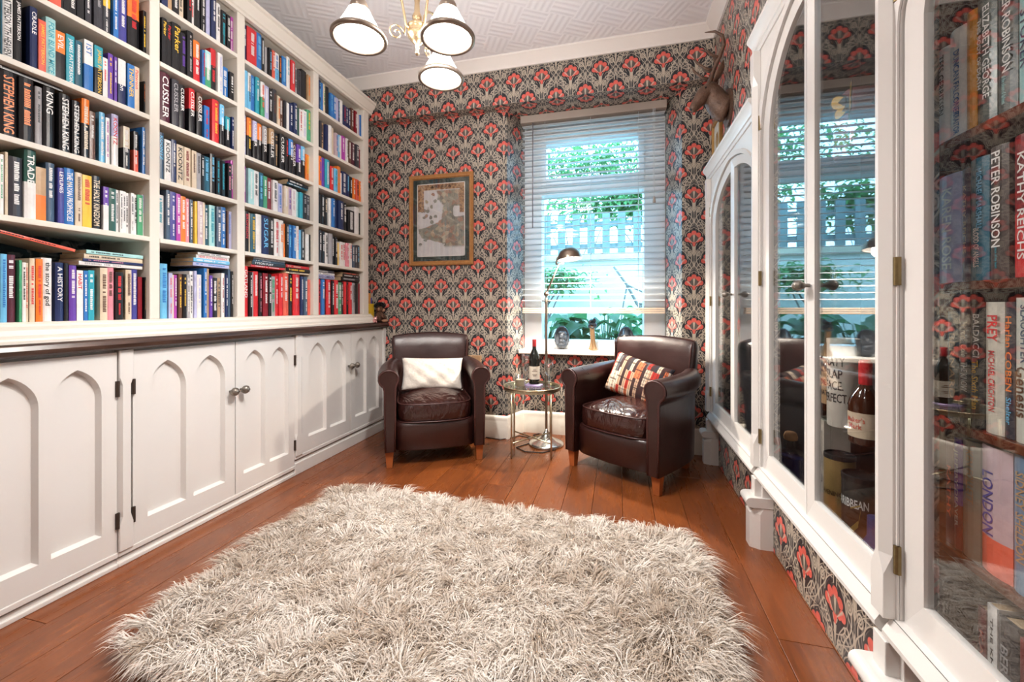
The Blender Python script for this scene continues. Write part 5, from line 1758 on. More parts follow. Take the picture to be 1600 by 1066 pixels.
    c.scale = (1.06, 1.06, 1.02)
    return c


CH1 = (-1.120, 2.425, 0.0); RZ1 = R(29)
CH2 = (-0.050, 2.455, 0.0); RZ2 = R(-32.6)
armchair('dark brown leather armchair with a plain white cushion, by the bookcase', CH1, RZ1)
armchair('dark brown leather armchair with a multicoloured cushion, by the glazed cabinets', CH2, RZ2)


def cushion(name, label, w, h, d, mat, chair, rz, local, tilt, roll, waves=False, tip=True):
    nu, nv = 28, 18
    mb = MB()
    idx = {}
    for side in (0, 1):
        for i in range(nu + 1):
            for j in range(nv + 1):
                a, b_ = 2 * i / nu - 1, 2 * j / nv - 1
                if side == 1 and (i in (0, nu) or j in (0, nv)):
                    idx[(side, i, j)] = idx[(0, i, j)]
                    continue
                e = (1 - a * a) ** 0.42 * (1 - b_ * b_) ** 0.42
                pin = 1 - 0.055 * (1 - a * a) * abs(b_) ** 2
                pin2 = 1 - 0.06 * (1 - b_ * b_) * abs(a) ** 2
                y_ = d / 2 * e * (-1 if side == 0 else 1)
                if waves and side == 0:
                    y_ -= 0.010 * e * abs(math.sin((a * 3.1 + b_ * 2.2) * 1.9)) + 0.006 * e * math.sin((a * 3 - b_ * 2.4) * 2.2)
                idx[(side, i, j)] = len(mb.v)
                mb.v.append((a * w / 2 * pin2, y_, b_ * h / 2 * pin))
    for side in (0, 1):
        for i in range(nu):
            for j in range(nv):
                mb._f(idx[(side, i, j)], idx[(side, i + 1, j)], idx[(side, i + 1, j + 1)], idx[(side, i, j + 1)])
    o = obj(name, mb, mat, smooth=True)
    tag(o, label, 'cushion')
    mt = Matrix.Translation(chair) @ Matrix.Rotation(rz, 4, 'Z') @ Matrix.Translation(local) @ Matrix.Rotation(tilt, 4, 'X') @ Matrix.Rotation(roll, 4, 'Y')
    o.matrix_world = mt
    return o


cushion('cushion', 'white textured lumbar cushion on the armchair by the bookcase', 0.43, 0.235, 0.11, M['plush'], CH1, RZ1, (0.0, 0.315, 0.53), R(-20), R(2), True)
cushion('cushion', 'multicoloured book spine print cushion on the armchair by the cabinets', 0.42, 0.27, 0.11, M['book_fabric'], CH2, RZ2, (0.0, 0.315, 0.545), R(-22), R(12))

# ------------------------------------------------------------------ shag rug
RUG = [(-1.40, 1.88), (0.27, 1.81), (0.315, 0.72), (-1.36, 0.87)]
rug = thing('rug', 'large cream and beige shaggy wool rug on the wood floor', 'rug', (-0.5, 1.2, 0.0))
A_, B_, C_, D_ = [np.array(q) for q in RUG]


def rug_pt(u, v):
    p = (A_[None] * (1 - u)[:, None] + B_[None] * u[:, None]) * (1 - v)[:, None] + (D_[None] * (1 - u)[:, None] + C_[None] * u[:, None]) * v[:, None]
    return p


rr = np.random.RandomState(4)
mb = MB()
poly = [tuple(q) for q in (A_, D_, C_, B_)]
mb.loops([[(a + 0.5, b_ - 1.2, 0.0005) for a, b_ in poly], [(a + 0.5, b_ - 1.2, 0.012) for a, b_ in poly]])
obj('backing', mb, M['rug_base'], rug)
NT = 3000                      # tufts
NS = 62                        # strands in each
tu, tv = rr.rand(NT), rr.rand(NT)
tc_ = rug_pt(tu, tv)
fld = lambda x, y, k: np.sin(x * 7.1 + k) + np.sin(y * 6.3 + 1.7 * k) + np.sin((x + y) * 4.7 + 2.3 * k) + 0.7 * np.sin((x - y) * 11.0 + k)
ang = fld(tc_[:, 0], tc_[:, 1], 0.6) * 1.5 + rr.randn(NT) * 0.7
lean = 0.45 + 0.45 * rr.rand(NT)
# at the rim the pile falls outwards
eu = np.where(tu < 0.05, -1, np.where(tu > 0.95, 1, 0)); ev = np.where(tv < 0.05, 1, np.where(tv > 0.95, -1, 0))
rim = (eu != 0) | (ev != 0)
ang = np.where(rim, np.arctan2(ev, eu) + rr.randn(NT) * 0.5, ang)
tlen = 0.068 * (0.75 + 0.5 * rr.rand(NT))
tone = np.clip(0.55 + 0.42 * rr.randn(NT) + 0.12 * fld(tc_[:, 0] * 1.3, tc_[:, 1] * 1.3, 4.0), 0, 1)
n = NT * NS
ti = np.repeat(np.arange(NT), NS)
sp = rr.randn(n, 2) * 0.0085
base = np.c_[tc_[ti] + sp * 0.8, np.full(n, 0.011)]
sa = ang[ti] + rr.randn(n) * 0.28
sl = lean[ti] + rr.randn(n) * 0.12 + np.hypot(sp[:, 0], sp[:, 1]) * 9
sa = np.where(rr.rand(n) < 0.22, np.arctan2(sp[:, 1], sp[:, 0]), sa)
ln = tlen[ti] * (0.75 + 0.4 * rr.rand(n))
dx, dy = np.cos(sa), np.sin(sa)
p1 = base + np.c_[dx * sl * ln * 0.35, dy * sl * ln * 0.35, ln * 0.50]
p2 = base + np.c_[dx * sl * ln * 0.95, dy * sl * ln * 0.95, ln * (0.92 - 0.25 * sl)]
p3 = base + np.c_[dx * sl * ln * 1.55, dy * sl * ln * 1.55, ln * (1.05 - 0.62 * sl)]
p3[:, 2] = np.maximum(p3[:, 2], 0.006)
wa = rr.rand(n) * 2 * PI
wx, wy_ = np.cos(wa) * 0.0016, np.sin(wa) * 0.0016
wv = np.c_[wx, wy_, np.zeros(n)]
V = np.stack([base - wv * .8, base + wv * .8, p1 - wv * 1.1, p1 + wv * 1.1, p2 - wv, p2 + wv, p3], 1)
V[..., 0] += 0.5; V[..., 1] -= 1.2
ii = (np.arange(n) * 7)[:, None]
quads = np.concatenate([ii + [0, 1, 3, 2], ii + [2, 3, 5, 4]], 1).reshape(-1, 4)
tris = ii + [4, 5, 6]
me = bpy.data.meshes.new('pile')
nv_ = n * 7
me.vertices.add(nv_)
me.vertices.foreach_set('co', V.reshape(-1).astype(np.float32))
nl = len(quads) * 4 + len(tris) * 3
me.loops.add(nl)
me.loops.foreach_set('vertex_index', np.concatenate([quads.reshape(-1), tris.reshape(-1)]).astype(np.int32))
npoly = len(quads) + len(tris)
me.polygons.add(npoly)
ls = np.concatenate([np.arange(len(quads)) * 4, len(quads) * 4 + np.arange(len(tris)) * 3]).astype(np.int32)
me.polygons.foreach_set('loop_start', ls)
me.polygons.foreach_set('use_smooth', np.ones(npoly, bool))
me.update(calc_edges=True)
ca_ = me.color_attributes.new('tint', 'FLOAT_COLOR', 'POINT')
tn = np.clip(tone[ti] + rr.randn(n) * 0.12, 0, 1)[:, None]
col = np.array([[0.52, 0.43, 0.35]]) * (1 - tn) + np.array([[0.86, 0.81, 0.755]]) * tn
grad = np.array([0.62, 0.62, 0.85, 0.85, 1.0, 1.0, 1.06])
colv = np.ones((n, 7, 4), np.float32)
colv[:, :, :3] = col[:, None, :]
ca_.data.foreach_set('color', colv.reshape(-1))
me.materials.append(M['rug'])
pl = obj('pile', me, None, rug)
pl['kind'] = 'stuff'

# ------------------------------------------------------------------ chandelier
CX, CY = -0.708, 1.372
ch = thing('chandelier', 'antique brass three arm chandelier with glowing ribbed glass shades', 'chandelier', (CX, CY, 1.92))
col_ = [(0.001, 0.0), (0.006, 0.002), (0.008, 0.012), (0.005, 0.02), (0.009, 0.028), (0.007, 0.036), (0.02, 0.05), (0.034, 0.066), (0.036, 0.075), (0.030, 0.080), (0.030, 0.10), (0.034, 0.106), (0.026, 0.112), (0.010, 0.118), (0.016, 0.128), (0.018, 0.140), (0.011, 0.155), (0.009, 0.19), (0.014, 0.225), (0.02, 0.26), (0.012, 0.29), (0.007, 0.31), (0.006, 0.84), (0.03, 0.87), (0.055, 0.895), (0.06, 0.919)]
obj('column', MB().lathe(col_, 24), M['brass'], ch, smooth=True)
RR = 0.192
for k, (lx, dz) in enumerate(((-0.178, -0.09), (0.126, -0.09), (0.055, 0.19))):
    # offsets measured sideways / in depth from the view; turned into room axes
    ox, oy = lx * YC - dz * YS, lx * YS + dz * YC
    rlen = math.hypot(ox, oy)
    ex, ey = ox / rlen, oy / rlen
    P = lambda r_, z_: (ex * r_, ey * r_, z_)
    arm_pts = [P(0.030, 0.085), P(0.040, 0.10), P(0.047, 0.14), P(0.055, 0.18), P(0.08, 0.215), P(0.12, 0.235), P(0.165, 0.22), P(0.187, 0.18), P(rlen, 0.12)]
    arm = obj('arm', MB().tube(arm_pts, 0.0048, 8), M['brass'], ch, smooth=True)
    sc_ = []
    for q in range(22):
        a = R(80 - q * 26)
        r_ = 0.030 * (1 - q / 26)
        sc_.append(P(0.075 + r_ * math.cos(a + R(100)), 0.062 + r_ * math.sin(a + R(100))))
    obj('scroll', MB().tube([P(0.040, 0.105), P(0.043, 0.085)] + sc_, 0.003, 6), M['brass'], arm, smooth=True)
    zr = 0.004 if k < 2 else 0.022          # rim height
    o0 = (ox, oy, zr)
    obj('lamp_cup', MB().lathe([(0.006, 0.135), (0.024, 0.125), (0.03, 0.112), (0.03, 0.092), (0.026, 0.09)], 20, o0), M['brass_rim'], arm, smooth=True)
    shd = MB().lathe([(0.028, 0.098), (0.036, 0.092), (0.052, 0.06), (0.070, 0.028), (0.082, 0.010), (0.080, 0.010), (0.068, 0.027), (0.05, 0.058), (0.034, 0.088), (0.028, 0.092)], 40, (0, 0, 0), cap=False)
    so_ = obj('lamp_shade', shd, M['shade'], arm, smooth=True)
    so_.location = o0
    rimb = MB().lathe([(0.079, 0.014), (0.0845, 0.015), (0.0935, 0.004), (0.0925, -0.006), (0.0815, -0.006), (0.0785, 0.004)], 40, cap=False)
    n_ = 40
    for j in range(n_):
        rimb._f(5 * n_ + j, 5 * n_ + (j + 1) % n_, (j + 1) % n_, j)
    ri = obj('shade_rim', rimb, M['brass_rim'], so_, smooth=True)
    bo = obj('bulb', MB().lathe([(0.001, 0.026), (0.012, 0.03), (0.018, 0.044), (0.016, 0.058), (0.009, 0.075), (0.009, 0.09)], 14), M['bulb'], so_, smooth=True)
    lm = lamp('chandelier_light', 'POINT', (CX + ox, CY + oy, 1.92 + zr + 0.045), 28, (1.0, 0.945, 0.90), 0.03)

# ------------------------------------------------------------------ made-up ceiling lamp, added behind the camera to light the near half
cl = thing('added_fill_lamp', 'added round opal fill lamp, unseen behind the camera', 'added fill lamp', (-0.55, -0.55, ZC))
obj('base', MB().lathe([(0.17, -0.0005), (0.17, -0.03), (0.16, -0.035), (0.02, -0.035)], 32), M['brass_rim'], cl, auto=40)
obj('lamp_shade', MB().lathe([(0.155, -0.036), (0.15, -0.06), (0.12, -0.085), (0.07, -0.10), (0.002, -0.104)], 32), M['opal'], cl, smooth=True)
lamp('added_fill_light', 'AREA', (-0.55, -0.55, ZC - 0.112), 8, (1.0, 0.96, 0.93), 0.3)  # added fill light, no known source there

# ------------------------------------------------------------------ floor lamp
FLX, FLY = -0.505, 2.985
fl = thing('floor_lamp', 'brushed bronze reading floor lamp with dome shade between the armchairs', 'floor lamp', (FLX, FLY, 0))
obj('base', MB().lathe([(0.125, 0.0), (0.128, 0.006), (0.125, 0.016), (0.115, 0.022), (0.075, 0.034), (0.045, 0.058), (0.022, 0.09), (0.014, 0.105), (0.011, 0.115)], 36), M['steel'], fl, smooth=True)
obj('pole', MB().lathe([(0.0095, 0.10), (0.0095, 1.03), (0.012, 1.032), (0.012, 1.065), (0.009, 1.07)], 14), M['lampmetal'], fl, auto=40)
obj('clamp_knob', MB().tube([(-0.03, 0, 1.05), (-0.012, 0, 1.05)], [0.006, 0.004], 8).tube([(0.012, 0, 1.05), (0.03, 0, 1.05)], [0.004, 0.006], 8), M['lampmetal'], fl, smooth=True)
obj('joint', MB().tube([(0, -0.012, 1.10), (0, 0.012, 1.10)], 0.017, 14).lathe([(0.007, 1.065), (0.007, 1.09)], 10), M['lampmetal'], fl, smooth=True)
el_ = (0.095, -0.02, 1.315)
obj('arm', MB().tube([(0, 0, 1.105), el_], 0.0065, 10).tube([(el_[0] - 0.022, el_[1], el_[2] - 0.002), (el_[0] + 0.035, el_[1], el_[2] + 0.003)], 0.005, 8), M['lampmetal'], fl, smooth=True)
shc = (0.175, -0.03, 1.345)
yk = obj('yoke', MB().tube([(el_[0] - 0.02, el_[1], el_[2]), (el_[0] - 0.012, el_[1], el_[2] + 0.05), (el_[0] + 0.01, el_[1], el_[2] + 0.062)], 0.005, 8), M['lampmetal'], fl, smooth=True)
prof = [(0.088, 0.0), (0.086, 0.018), (0.078, 0.042), (0.062, 0.064), (0.04, 0.078), (0.016, 0.084), (0.001, 0.085)]
inn = [(0.001, 0.081), (0.016, 0.080), (0.039, 0.074), (0.06, 0.061), (0.075, 0.04), (0.083, 0.018), (0.085, 0.001)]
sh_ = obj('lamp_shade', MB().lathe(prof, 32, cap=False), M['lampmetal'], fl, smooth=True)
sh_.location = shc
sh_.rotation_euler = (R(-4), R(-7), 0)
obj('shade_lining', MB().lathe(inn, 32, cap=False), simple('white_lamp_lining', (0.85, 0.82, 0.78), 0.5), sh_, smooth=True)
obj('bulb', MB().lathe([(0.001, 0.005), (0.02, 0.01), (0.028, 0.028), (0.022, 0.05), (0.012, 0.07)], 16), M['bulb'], sh_, smooth=True)
lamp('floor_lamp_light', 'SPOT', (FLX + shc[0], FLY + shc[1], shc[2] - 0.002), 48, (1.0, 0.88, 0.74), 0.04, (R(-4), R(-7), 0), 165)

# ------------------------------------------------------------------ side table
TX, TY = -0.575, 2.80
TR = 0.185
tb = thing('side_table', 'round champagne gold wire side table with glass top', 'side table', (TX, TY, 0))
ZT = 0.455
for k in range(4):
    a = R(45 + 90 * k + 10)
    obj('leg', MB().tube([(TR * math.cos(a), TR * math.sin(a), 0), (TR * math.cos(a), TR * math.sin(a), ZT)], 0.0065, 8), M['gold_wire'], tb, smooth=True)
for k in range(2):
    a = R(45 + 90 * k + 10)
    obj('cross_bar', MB().tube([(TR * math.cos(a), TR * math.sin(a), 0.10 + 0.004 * k), (-TR * math.cos(a), -TR * math.sin(a), 0.10 + 0.004 * k)], 0.005, 8), M['gold_wire'], tb, smooth=True)
obj('tray_band', MB().lathe([(TR + 0.006, ZT - 0.018), (TR + 0.008, ZT - 0.018), (TR + 0.008, ZT + 0.005), (TR + 0.006, ZT + 0.005), (TR + 0.006, ZT - 0.018)], 40, cap=False), simple('pierced_gold_band', (0.42, 0.36, 0.24), 0.35, 0.8, var=0.25, scale=160), tb, smooth=True, auto=40)
obj('rim', MB().tube([((TR + 0.01) * math.cos(R(a)), (TR + 0.01) * math.sin(R(a)), ZT + 0.006) for a in range(0, 361, 9)], 0.004, 6, cap=False), M['gold_wire'], tb, smooth=True)
obj('glass_top', MB().lathe([(0.001, ZT - 0.004), (TR + 0.004, ZT - 0.004), (TR + 0.004, ZT + 0.002), (0.001, ZT + 0.002)], 40), M['shelf_glass'], tb)
ZT2 = ZT + 0.0025
wb = thing('wine_bottle', 'dark red wine bottle with cream label on the side table', 'bottle', (TX + 0.012, TY + 0.03, ZT2 + 0.012))
obj('glass', MB().lathe([(0.030, 0.0), (0.037, 0.005), (0.0375, 0.17), (0.034, 0.195), (0.022, 0.225), (0.0145, 0.245), (0.0135, 0.29), (0.0135, 0.305), (0.004, 0.306)], 26), M['bottle_glass'], wb, smooth=True, auto=50)
obj('capsule', MB().lathe([(0.0142, 0.25), (0.0142, 0.307), (0.012, 0.31), (0.001, 0.31)], 20), simple('red_foil_capsule', (0.35, 0.02, 0.025), 0.3, 0.2), wb, auto=50)
obj('label', MB().lathe([(0.0379, 0.035), (0.0379, 0.125)], 26, cap=False), simple('cream_wine_label', (0.72, 0.64, 0.52), 0.6, var=0.02), wb, smooth=True)
q = MB()
for z_, hw_ in ((0.10, 0.3), (0.09, 0.5), (0.066, 0.45), (0.058, 0.3)):
    P1 = [(0.0382 * math.cos(R(-75) + t_), 0.0382 * math.sin(R(-75) + t_)) for t_ in np.linspace(-hw_, hw_, 7)]
    b0 = len(q.v)
    q.v += [(x_, y_, z_) for x_, y_ in P1] + [(x_, y_, z_ + 0.004) for x_, y_ in P1]
    for k in range(6):
        q._f(b0 + k, b0 + k + 1, b0 + 8 + k, b0 + 7 + k)
obj('label_print', q, simple('brown_print', (0.15, 0.08, 0.05), 0.6), wb, fix=False)
bx_ = tag(obj('coaster_box', MB().box(-0.055, 0.055, -0.035, 0.035, 0, 0.0115), simple('lilac_box', (0.46, 0.36, 0.60), 0.5, var=0.1, scale=40), bevel=0.001), 'flat lilac box under the wine bottle on the side table', 'box')
bx_.location = (TX + 0.012, TY + 0.012, ZT2); bx_.rotation_euler = (0, 0, R(-8))
cn = thing('candle_glass', 'glass tumbler candle with gold band on the side table', 'candle', (TX - 0.075, TY - 0.03, ZT2))
obj('glass', MB().lathe([(0.032, 0.0), (0.034, 0.003), (0.037, 0.085), (0.0355, 0.085), (0.033, 0.006)], 24), M['clear_glass'], cn, smooth=True)
obj('wax', MB().lathe([(0.0325, 0.007), (0.0335, 0.05), (0.002, 0.05)], 24), simple('pale_wax', (0.66, 0.55, 0.38), 0.5), cn, auto=40)
for (x_, y_, s_, lb_) in ((0.115, 0.02, 1.0, 'empty stemmed wine glass beside the wine bottle'), (-0.055, 0.075, 1.25, 'taller empty wine glass behind the candle tumbler')):
    g_ = thing('wine_glass', lb_, 'glass', (TX + x_, TY + y_, ZT2), 0, 'empty wine glasses')
    obj('foot', MB().lathe([(0.03, 0), (0.03, 0.0015), (0.004, 0.006), (0.0035, 0.07 * s_)], 20), M['clear_glass'], g_, smooth=True)
    obj('bowl', MB().lathe([(0.0035, 0.07 * s_), (0.02, 0.082 * s_), (0.033, 0.115 * s_), (0.030, 0.165 * s_), (0.0292, 0.165 * s_), (0.032, 0.115 * s_), (0.019, 0.084 * s_), (0.002, 0.074 * s_)], 24, cap=False), M['clear_glass'], g_, smooth=True)

# ------------------------------------------------------------------ cables on the floor
tag(obj('power_cable', MB().tube([(-0.98, 3.02, 0.004), (-0.86, 3.0, 0.004), (-0.80, 3.05, 0.004), (-0.74, 3.13, 0.004), (-0.66, 3.1, 0.004), (-0.62, 2.98, 0.004), (-0.70, 2.86, 0.004), (-0.62, 2.79, 0.004), (-0.5, 2.8, 0.004), (-0.42, 2.88, 0.004)], 0.0035, 6), M['cable'], smooth=True), 'black power cable looping under the side table', 'cable')
tag(obj('power_cable', MB().tube([(-0.60, 3.22, 0.004), (-0.64, 3.17, 0.004), (-0.60, 3.13, 0.004), (-0.56, 3.12, 0.004), (-0.53, 3.115, 0.006)], 0.0035, 6), M['cable'], smooth=True), 'black lamp cable lying behind the side table by the baseboard', 'cable')

# ------------------------------------------------------------------ framed map
pf = thing('framed_map', 'oak framed illustrated map with green mount on the papered wall', 'picture', (-1.362, YB - 0.002, 1.70))
w_, h_ = 0.55, 0.725
fp_ = [(0.0, 0.0), (0.0, 0.018), (0.008, 0.024), (0.020, 0.020), (0.028, 0.022), (0.036, 0.012), (0.036, 0.0)]
pth = [(-w_ / 2, -h_ / 2), (w_ / 2, -h_ / 2), (w_ / 2, h_ / 2), (-w_ / 2, h_ / 2)]
mb = MB()
L = []
for (a, b_), (sa_, sb_) in zip(pth, ((1, 1), (-1, 1), (-1, -1), (1, -1))):
    L.append([(a + sa_ * o_, -d_, b_ + sb_ * o_) for o_, d_ in fp_])
mb.loops(L + [L[0]], False, False)
obj('frame', mb, M['frame_wood'], pf, auto=30)
obj('mount', MB().box(-0.245, 0.245, -0.008, -0.002, -0.332, 0.332), M['mount'], pf)
for z_, h2 in ((0.3165, 0.013), (-0.3165, 0.013)):
    pass
obj('map_sheet', MB().box(-0.201, 0.201, -0.0095, -0.0081, -0.287, 0.287), M['map'], pf)
q = MB()
for a, b_, c_, d_ in ((-0.205, -0.199, -0.291, 0.291), (0.199, 0.205, -0.291, 0.291), (-0.205, 0.205, 0.285, 0.291), (-0.205, 0.205, -0.291, -0.285)):
    q.box(a, b_, -0.0105, -0.0082, c_, d_)
obj('mount_edge', q, simple('white_mount_edge', (0.74, 0.72, 0.68), 0.5), pf)
put_text(pf, TXT['MABINOGION'][0], (0.005, -0.0112, 0.264), (1, 0, 0), (0, 0, 1), 0.17, 0.022, (0.06, 0.03, 0.015), 'map_title')
obj('glazing', MB().box(-0.243, 0.243, -0.0142, -0.0130, -0.33, 0.33), M['pic_glass'], pf)

# small gilt frame on the side wall
sf = thing('small_frame', 'small gilt framed picture on the side wall above the far cabinet', 'picture', (XR - 0.001, 2.86, 2.06))
mb = MB()
L = []
for (a, b_), (sa_, sb_) in zip([(-0.11, -0.14), (0.11, -0.14), (0.11, 0.14), (-0.11, 0.14)], ((1, 1), (-1, 1), (-1, -1), (1, -1))):
    L.append([(-d_ * 0.8, a + sa_ * o_ * 0.7, b_ + sb_ * o_ * 0.7) for o_, d_ in fp_])
mb.loops(L + [L[0]], False, False)
obj('frame', mb, simple('gilt', (0.38, 0.22, 0.07), 0.35, 0.5), sf, auto=30)
obj('print', MB().box(-0.006, -0.001, -0.087, 0.087, -0.117, 0.117), simple('pale_print', (0.52, 0.46, 0.38), 0.6, var=0.15, scale=30), sf)
obj('emblem', MB().loops([[(-0.0062, a * 1.0, b_) for a, b_ in selp(0.06, 0.12, 1.4, 20)], [(-0.012, a * 0.7, b_ * 0.7) for a, b_ in selp(0.06, 0.12, 1.4, 20)]]), simple('gilt_relief', (0.36, 0.20, 0.07), 0.4, 0.4), sf)

# ------------------------------------------------------------------ deer head
dh = thing('deer_head', 'bronze deer head with curved antlers on the wall above the far cabinet', 'wall ornament', (XR, 2.60, 2.07))
hp = [(-0.002, 0, 0.07), (-0.03, 0, 0.075), (-0.06, -0.002, 0.105), (-0.085, -0.004, 0.155), (-0.105, -0.006, 0.185), (-0.13, -0.010, 0.175), (-0.158, -0.016, 0.135), (-0.184, -0.022, 0.098), (-0.200, -0.026, 0.078), (-0.208, -0.028, 0.070)]
hr = [0.085, 0.080, 0.068, 0.060, 0.056, 0.052, 0.040, 0.030, 0.026, 0.012]
obj('head', MB().tube(hp, hr, 16, sq=(0.85, 1.0)), M['bronze'], dh, smooth=True, sub=1)
obj('mount', MB().loops([[(x_, 0.095 * math.cos(2 * PI * k / 24), 0.075 + 0.105 * math.sin(2 * PI * k / 24)) for k in range(24)] for x_ in (-0.012, -0.001)]), M['bronze'], dh)
for s_ in (-1, 1):
    obj('ear', MB().tube([(-0.085, s_ * 0.04, 0.215), (-0.070, s_ * 0.062, 0.245), (-0.058, s_ * 0.082, 0.275), (-0.050, s_ * 0.092, 0.305)], [0.012, 0.026, 0.021, 0.002], 10, sq=(1.0, 0.4)), M['bronze'], dh, smooth=True)
    an = MB()
    main = [(-0.105, s_ * 0.022, 0.228), (-0.095, s_ * 0.045, 0.275), (-0.070, s_ * 0.075, 0.33), (-0.050, s_ * 0.095, 0.385), (-0.058, s_ * 0.100, 0.435), (-0.095, s_ * 0.092, 0.470), (-0.145, s_ * 0.08, 0.480)]
    an.tube(main, [0.014, 0.0125, 0.0115, 0.011, 0.009, 0.007, 0.002], 8)
    an.tube([main[1], (-0.140, s_ * 0.05, 0.295), (-0.18, s_ * 0.045, 0.335), (-0.195, s_ * 0.043, 0.37)], [0.010, 0.009, 0.007, 0.002], 7)
    an.tube([main[2], (-0.115, s_ * 0.08, 0.35), (-0.145, s_ * 0.078, 0.39)], [0.010, 0.007, 0.002], 7)
    obj('antler', an, M['bronze'], dh, smooth=True)
    obj('eye', MB().lathe([(0.001, -0.006), (0.005, -0.003), (0.006, 0), (0.005, 0.003), (0.001, 0.006)], 10, (-0.135, s_ * 0.042 - 0.012, 0.183)), M['black'], dh, smooth=True)
obj('nose', MB().lathe([(0.001, -0.010), (0.010, -0.005), (0.013, 0), (0.009, 0.006), (0.001, 0.009)], 12, (-0.205, -0.028, 0.078)), M['black'], dh, smooth=True)

# ------------------------------------------------------------------ window sill ornaments
ZS = 0.6685


def plaque(label, x, hat, turn, wdt=0.105, hgt=0.17):
    t = thing('oval_plaque', label, 'ornament', (x, 3.285, ZS), turn, 'dark oval relief plaques on the sill')
    lean = R(12)
    def P(a, y_, z_):
        return (a, y_ * math.cos(lean) + z_ * math.sin(lean), z_ * math.cos(lean) - y_ * math.sin(lean) + 0.004)
    L = []
    for s_, y_ in ((0.97, 0.012), (1.0, 0.006), (1.0, -0.004), (0.9, -0.009), (0.82, -0.004), (0.5, -0.006)):
        row = []
        for k in range(40):
            a = 2 * PI * k / 40
            sc = s_ * (1 + (0.025 * math.cos(20 * a) if s_ > 0.95 else 0))
            row.append(P(wdt / 2 * sc * math.cos(a), y_, hgt / 2 + hgt / 2 * sc * math.sin(a)))
        L.append(row)
    obj('oval', MB().loops(L), M['bust'], t, smooth=True)
    hd = MB()
    def ell(c_, r_, n_=14):
        for_ = []
        L2 = []
        for i in range(9):
            ph = PI * i / 8
            L2.append([P(c_[0] + r_[0] * math.sin(ph) * math.cos(2 * PI * j / n_), c_[1] + r_[1] * math.sin(ph) * math.sin(2 * PI * j / n_), c_[2] + r_[2] * math.cos(ph)) for j in range(n_)])
        hd.loops(L2)
    ell((0.0, -0.016, 0.095), (0.024, 0.02, 0.034))
    ell((-0.012, -0.028, 0.088), (0.009, 0.012, 0.010))
    ell((0.004, -0.015, 0.055), (0.028, 0.016, 0.022))
    ell((0.0, -0.012, 0.03), (0.036, 0.014, 0.024))
    obj('relief_head', hd, M['bust_light'] if hat else M['bust'], t, smooth=True)
    hm = MB()
    if hat:
        hm.loops([[P(a, b_, z_) for a, b_ in [(0.036 * math.cos(2 * PI * k / 16) * s_ + 0.004, -0.016 + 0.022 * math.sin(2 * PI * k / 16) * s_) for k in range(16)]] for s_, z_ in ((1.0, 0.112), (1.0, 0.117), (0.66, 0.119), (0.62, 0.158), (0.6, 0.162))])
    else:
        hd = hm
        for c_, r_ in (((0.012, -0.014, 0.118), (0.028, 0.018, 0.022)), ((-0.012, -0.016, 0.125), (0.018, 0.014, 0.016)), ((0.026, -0.012, 0.09), (0.014, 0.012, 0.028)), ((-0.008, -0.022, 0.06), (0.016, 0.014, 0.016))):
            ell(c_, r_)
    obj('top_hat' if hat else 'curls', hm, M['bust'], t, smooth=True)
    obj('stand', MB().box(-0.02, 0.02, 0.015, 0.05, 0, 0.03), M['bust'], t)
    return t


plaque('dark oval relief plaque with a curly bearded head on the sill', -0.43, False, R(8), 0.12, 0.185)
plaque('dark oval relief plaque with a top hat head on the sill', 0.055, True, R(-14), 0.12, 0.185)
fg = thing('figurine', 'tall slim bronze figurine of embracing figures on the window sill', 'figurine', (-0.19, 3.275, ZS))
mb = MB()
for sx_, ph in ((-0.010, 0.0), (0.012, 1.3)):
    pts, rad = [], []
    for k in range(14):
        t_ = k / 13
        z_ = 0.004 + 0.195 * t_
        pts.append((sx_ * (1 - 0.4 * t_) + 0.004 * math.sin(4 * t_ + ph), 0.006 * math.cos(3 * t_ + ph), z_))
        rad.append([0.030, 0.026, 0.020, 0.0165, 0.015, 0.0145, 0.015, 0.0165, 0.018, 0.0175, 0.016, 0.017, 0.015, 0.008][k])
    mb.tube(pts, rad, 14, sq=(1, 0.8))
obj('drapery', mb, simple('satin_bronze', (0.30, 0.19, 0.10), 0.3, 0.5, var=0.1), fg, smooth=True)
mb = MB()
for cx_, cz_, r_ in ((-0.014, 0.222, 0.016), (0.014, 0.234, 0.016), (-0.018, 0.188, 0.017), (0.018, 0.196, 0.018), (0.0, 0.205, 0.014)):
    mb.lathe([(0.001, -r_ * 1.2), (r_ * 0.7, -r_ * 0.85), (r_, 0), (r_ * 0.75, r_ * 0.8), (0.001, r_ * 1.2)], 12, (cx_, -0.002, cz_))
mb.tube([(-0.03, -0.012, 0.185), (0.0, -0.022, 0.175), (0.026, -0.016, 0.195)], 0.006, 8).tube([(0.028, -0.012, 0.19), (0.004, -0.022, 0.2), (-0.02, -0.016, 0.21)], 0.006, 8)
obj('figures', mb, M['bust'], fg, smooth=True)

